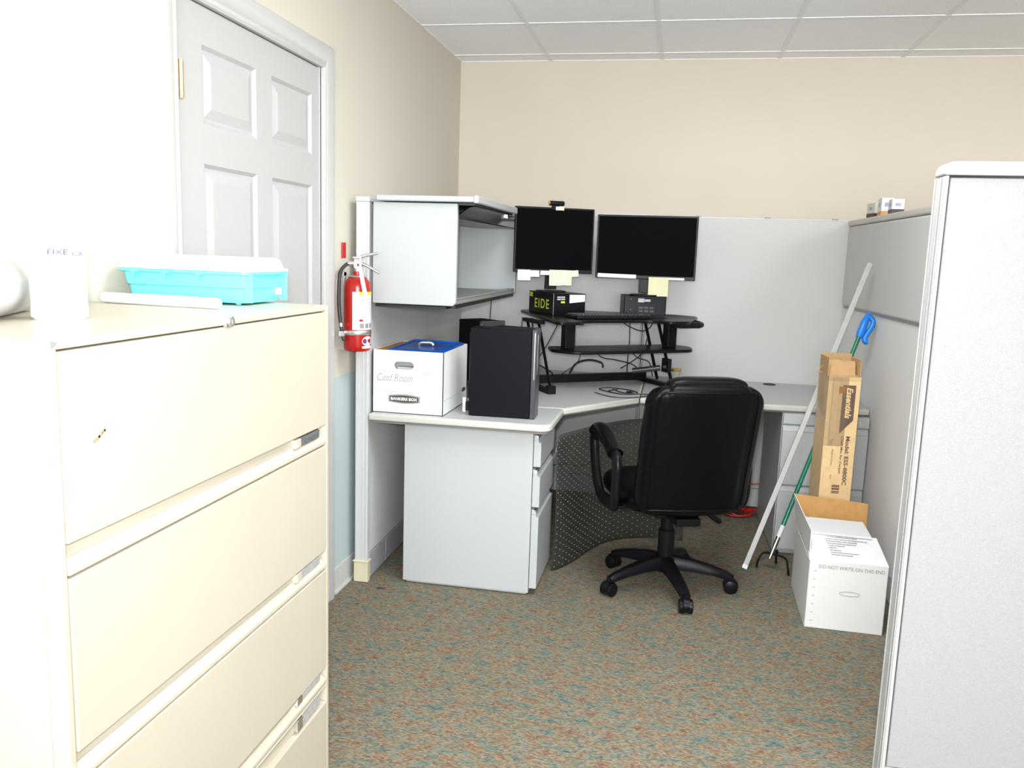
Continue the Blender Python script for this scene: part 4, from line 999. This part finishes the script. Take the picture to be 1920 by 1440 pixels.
# ------------------------------------------------------------------ leaning poles
def rodm(p0, p1):
    p0, p1 = Vector(p0), Vector(p1); z = (p1-p0).normalized(); x = Vector((0, 1, 0)).cross(z).normalized(); y = z.cross(x)
    m = Matrix((x, y, z)).transposed(); return m, (p1-p0).length
P0, P1 = (1.655, 3.775, .003), (2.130, 4.085, 1.385)
m3, LL = rodm(P0, P1)
t = thing('aluminium_bar', 'long thin white metal bar leaning from the carpet against the right cubicle panel', 'bar', P0, rot=m3)
obj('flat_bar', MB().box(-.0115, .0115, -.005, .005, .0, LL), m_alu, t, .002)
obj('end_cap', MB().box(-.0125, .0125, -.006, .006, -.002, .02), m_steel, t, .002)
P0, P1 = (1.772, 3.790, .085), (2.118, 4.060, 1.090)
m3, LL = rodm(P0, P1)
t = thing('telescopic_pole', 'green metal pole with a blue hooked grip and black claws leaning beside the white bar', 'pole', P0, rot=m3)
obj('tube', MB().cyl((0, 0, .06), (0, 0, LL), .0095, n=20), m_green, t, label='glossy green tube')
q = MB(); q.lathe([(.0075, -.03), (.0085, .0), (.009, .02), (.0105, .035), (.0105, .065), (.0098, .075)], 20); obj('ferrule', q, m_chrome, t, label='chrome ferrule')
q = MB(); q.lathe([(.0102, .075), (.0102, .13)], 20); obj('price_sticker', q, m_paper, t, label='white sticker')
q = MB(); q.loft([((0, 0, LL-.045), .014), ((0, 0, LL-.02), .018), ((0, 0, LL+.035), .0175), ((0, 0, LL+.065), .010), ((0, 0, LL+.075), .006)], 18, flat=(1, 1))
q.tube([(.004, 0, LL+.062), (.028, 0, LL+.052), (.036, 0, LL+.03), (.030, 0, LL-.01), (.026, 0, LL-.042), (.033, 0, LL-.052), (.042, 0, LL-.050)], .0125, 12, 6)
q.tube([(.0, 0, LL+.068), (.0, .004, LL+.085), (.0, 0, LL+.088), (.0, -.004, LL+.085), (.0, 0, LL+.068)], .003, 8)
obj('hook_grip', q, m_bluehook, t, label='bright blue plastic hooked grip')
W0 = WORLD[t.name].inverted()
for (ex, ey, mx_, my_) in ((1.715, 3.79, 1.735, 3.80), (1.835, 3.73, 1.825, 3.755), (1.80, 3.86, 1.80, 3.85)):
    q = MB(); q.tube([W0 @ Vector(p_) for p_ in ((1.768, 3.787, .080), (mx_, my_, .075), (ex, ey, .045), (ex+(ex-1.772)*.10, ey+(ey-3.79)*.1, .008))], .005, 10); obj('claw', q, m_blackmetal, t, label='black wire claw')

# ------------------------------------------------------------------ tall chair mat carton
TB = (1.995, 3.815)
t = thing('cardboard_box', 'tall narrow brown cardboard box with dark printed panel standing behind the white box', 'box', (TB[0], TB[1], 0), R(4))
hx, hy, ht = .066, .090, .905
b = MB(); b.box(-hx, hx, -hy, hy, .001, ht); cb = obj('carton', b, m_tanbox, t, .002)
q = MB(); q.box(-hx, -hx+.003, -hy+.03, hy, ht, ht+.075); q.box(-hx, hx, hy-.003, hy, ht, ht+.082); q.box(hx-.003, hx, -hy+.02, hy, ht, ht+.07)
q.hexa([(-hx+.01, -hy+.055, ht), (hx-.012, -hy+.055, ht), (hx-.012, -hy+.058, ht), (-hx+.01, -hy+.058, ht)], [(-hx+.01, -hy+.075, ht+.066), (hx-.012, -hy+.075, ht+.060), (hx-.012, -hy+.078, ht+.060), (-hx+.01, -hy+.078, ht+.066)])
obj('open_flaps', q, m_card, t, .0006, label='torn open top flaps')
q = MB(); q.box(-hx-.001, hx+.001, -hy-.001, -hy+.05, ht-.018, ht+.001); q.box(-hx-.001, -hx+.0, -hy, hy, ht-.20, ht+.001); q.box(-hx-.0012, hx-.05, -hy-.001, -hy, ht-.30, ht)
obj('packing_tape', q, m_tape, t, label='shiny clear tape')
q = MB(); q.tube([(-hx, .03, ht+.03), (-hx-.015, .02, ht+.024), (-hx-.03, .015, ht+.012), (-hx-.022, .02, ht+.002), (-hx, .03, ht+.005)], .004, 6); q.tube([(-hx+.005, -.02, ht+.07), (-.03, -.03, ht+.080), (-.01, -.02, ht+.068), (.03, -.01, ht+.05), (.055, .0, ht+.045)], .0025, 6)
obj('tape_scraps', q, m_tape, t)
def bf(u, v): return frame((-hx+u, -hy-.0012, ht-v), (0, 0, -1), (1, 0, 0))
q = MB(); zf = -hy-.0010
q._add([(-hx+.060, zf, ht-.035), (-hx+.113, zf, ht-.035), (-hx+.113, zf, ht-.185), (-hx+.060, zf, ht-.245)], [(0, 1, 2, 3)]); dp = obj('brown_panel', q, m_brownprint, t, label='dark brown printed panel')
q = MB(); q._add([(-hx+.022, zf, ht-.02), (-hx+.045, zf, ht-.02), (-hx+.045, zf, ht-.26), (-hx+.028, zf, ht-.285), (-hx+.022, zf, ht-.28)], [(0, 1, 2, 3, 4)]); obj('faint_panel', q, m_brownfaint, t)
q = MB(); q.box(-hx+.044, -hx+.072, zf-.0004, zf, ht-.070, ht-.042); obj('brown_tape_piece', q, vary('brown_tape', (.30, .13, .04), .25, 20, .1), t, label='brown tape piece')
def vtext(body, u, v0, v1, hgt, m, par, **k):
    F = frame((-hx+u, zf-.0006, ht-(v0+v1)/2), (0, 0, -1), (1, 0, 0)); text(body, v1-v0, hgt, F, m, par, **k)
vtext('Essentials', .089, .045, .178, .026, m_tanbox, dp, bold=.03, shear=.25)
vtext('Model: ESS-8800C', .099, .255, .470, .0175, m_brownprint, t, bold=.02)
vtext('Chair Mat for Carpet', .075, .255, .420, .0125, m_brownprint, t, bold=.01)
vtext('Made in China', .040, .315, .385, .008, m_brownprint, t)
vtext('TUV', .040, .425, .445, .008, m_brownprint, t)
q = MB(); z_ = ht-.470
for k in range(12):
    h_ = .0012+.0012*((k*7) % 3); q.box(-hx+.050, -hx+.082, zf-.0004, zf, z_-h_, z_) if k % 4 != 3 else None; z_ -= h_+.0012
obj('barcode', q, m_brownprint, t)

# ------------------------------------------------------------------ white carton in front
WB = (1.978, 3.415)
t = thing('white_box', 'open white corrugated box with raised brown-lined flap on the carpet by the near panel', 'box', (WB[0], WB[1], 0), R(-1))
hx, hy, hz = .141, .215, .268
b = MB(); b.box(-hx, hx, -hy, -hy+.004, .001, hz); b.box(-hx, -hx+.004, -hy, hy, .001, hz); b.box(hx-.004, hx, -hy, hy, .001, hz); b.box(-hx, hx, hy-.004, hy, .001, hz); b.box(-hx, hx, -hy, hy, .001, .005)
obj('carton', b, m_white2, t, .001)
q = MB(); q.hexa([(-hx, -hy, hz), (hx, -hy, hz), (hx-.006, -hy+.215, hz+.040), (-hx+.004, -hy+.215, hz+.046)], [(-hx, -hy, hz+.003), (hx, -hy, hz+.003), (hx-.006, -hy+.215, hz+.043), (-hx+.004, -hy+.215, hz+.049)])
ff = obj('front_flap', q, m_white2, t, .0006)
q = MB(); q.hexa([(-hx+.001, -hy+.02, hz), (-hx+.004, -hy+.02, hz), (-hx+.004, hy, hz), (-hx+.001, hy, hz)], [(-hx+.012, -hy+.10, hz+.085), (-hx+.015, -hy+.10, hz+.085), (-hx-.020, hy-.02, hz+.145), (-hx-.023, hy-.02, hz+.145)]); obj('side_flap', q, m_white2, t, .0006)
q = MB(); q.hexa([(-hx, hy-.004, hz-.02), (hx, hy-.004, hz-.02), (hx, hy-.002, hz-.02), (-hx, hy-.002, hz-.02)], [(-hx-.012, hy+.010, hz+.135), (hx-.002, hy+.010, hz+.118), (hx-.002, hy+.012, hz+.118), (-hx-.012, hy+.012, hz+.135)])
q2 = obj('back_flap', q, m_cardin, t, .0004, label='back flap showing brown inside')
q = MB(); q.hexa([(-hx+.01, -hy+.19, hz+.046), (hx-.03, -hy+.19, hz+.044), (hx-.03, hy-.06, hz+.048), (-hx+.01, hy-.06, hz+.048)], [(-hx+.01, -hy+.19, hz+.054), (hx-.03, -hy+.19, hz+.052), (hx-.03, hy-.06, hz+.058), (-hx+.01, hy-.06, hz+.060)])
obj('papers', q, m_paper, t, label='white papers on top'); obj('paper_stack', MB().box(-hx+.01, hx-.01, -hy+.02, hy-.02, .006, hz-.012), m_paper, t)
text('DO NOT WRITE ON THIS END', .232, .0135, frame((.012, -hy-.0006, hz-.020), (1, 0, 0), (0, 0, 1)), m_greyprint, t)
def squiggles(mb, x0, x1, y, hgt, F, seed):
    rnd = random.Random(seed); x = x0
    while x < x1:
        wd_ = .002+.004*rnd.random(); mb.box(x, x+wd_, y, y+hgt*(.6+.4*rnd.random()), 0, .0003, F); x += wd_+.0012
Ff = frame((0, -hy, hz+.0035), (1, 0, 0), (0, .215, .043))
q = MB()
for k, (xa, xb) in enumerate([(-.065, .055), (-.065, .090), (-.062, .048), (-.060, .045), (-.060, .0), (-.058, -.03), (-.056, -.02), (-.056, .045), (-.055, .02)]): squiggles(q, xa, xb, .185-k*.017, .007, Ff, k)
obj('stamped_print', q, m_greyprint, ff, label='faint grey stamped lines')
q = MB()
for k in range(7): q.box(-hx+.020, -hx+.028, -hy-.0006, -hy, hz-.04-k*.033, hz-.038-k*.033, None)
obj('perforation_marks', q, m_greyprint, t)
q = MB(); n_ = 10; hh_ = [(.030*math.cos(a), .006*math.sin(a)) for a in [2*PI*k/24 for k in range(24)]]
q.tube([Vector((.012+a*1.2, -hy-.0004, .150+c*1.4)) for a, c in hh_], .0009, 6, 2, closed=True); obj('handle_cut', q, m_greyprint, t)

# ------------------------------------------------------------------ small things on top of right panel
PW = WORLD['cubicle_panel.003']
m_tanlid = vary('tan_knob', (.55, .45, .26), .6, 20, .05); m_bluel = vary('blue_grey_label', (.30, .32, .42), .5, 60, .2); m_dk = vary('dark_print', (.04, .02, .03), .5, 60, .3); m_orange = vary('orange_print', (.62, .30, .08), .5, 30, .1)
def pw(y): return PW @ Vector((.018, y, Z2))
specs = [('small cream and white box with a dark base, leftmost on the right cubicle panel', -.40, .066, .055, m_noteC, m_dk), ('taller white box with an orange base in the middle of the trio on the panel', -.56, .078, .066, m_paper, m_orange), ('small white box with a dark base, rightmost of the trio on the panel', -.735, .062, .055, m_paper, m_dk)]
for lab, yy, hh, wd_, ma, mb2 in specs:
    p_ = pw(yy); t = thing('small_box', lab, 'box', p_, a2+R(8 if ma is m_noteC else -6), 'small boxes on the right cubicle panel')
    obj('carton', MB().box(-.025, .025, -wd_/1.2, wd_/1.2, .018, hh), ma, t, .001); obj('printed_base', MB().box(-.0255, .0255, -wd_/1.2-.0005, wd_/1.2+.0005, .0005, .018), mb2, t, .0005)
    obj('printed_face', MB().box(-.0258, -.025, -.018, .016, hh*.5, hh*.72).box(-.012, .012, -wd_/1.2-.0006, -wd_/1.2, hh*.5, hh*.72), m_bluel, t)
p_ = pw(-1.40); t = thing('knobbed_jar', 'blue-labelled jar with a tan knob half hidden by the near cubicle panel', 'jar', p_, 0)
obj('jar_body', MB().lathe([(.001, 0), (.026, 0), (.028, .005), (.028, .045), (.024, .052), (.010, .055), (.001, .055)], 24), m_bluel, t)
obj('knob', MB().sphere((0, 0, .072), .018), m_tanlid, t, label='round tan knob')

# debris on the carpet
o = obj('dry_leaf', MB().prism([(-.016, -.004), (-.004, -.008), (.012, -.002), (.018, .010), (.004, .004), (-.008, .006)], .001, .004), m_leaf); o.location = (.165, 3.12, 0); tag(o, 'tiny dry brown leaf on the carpet near the panel foot', 'leaf')
o = obj('carpet_scrap', MB().prism([(-.006, -.002), (.002, -.004), (.008, .001), (.001, .004)], .001, .003), m_leaf); o.location = (.13, 2.95, 0); tag(o, 'tiny dark scrap on the carpet in front of the panel foot', 'scrap')
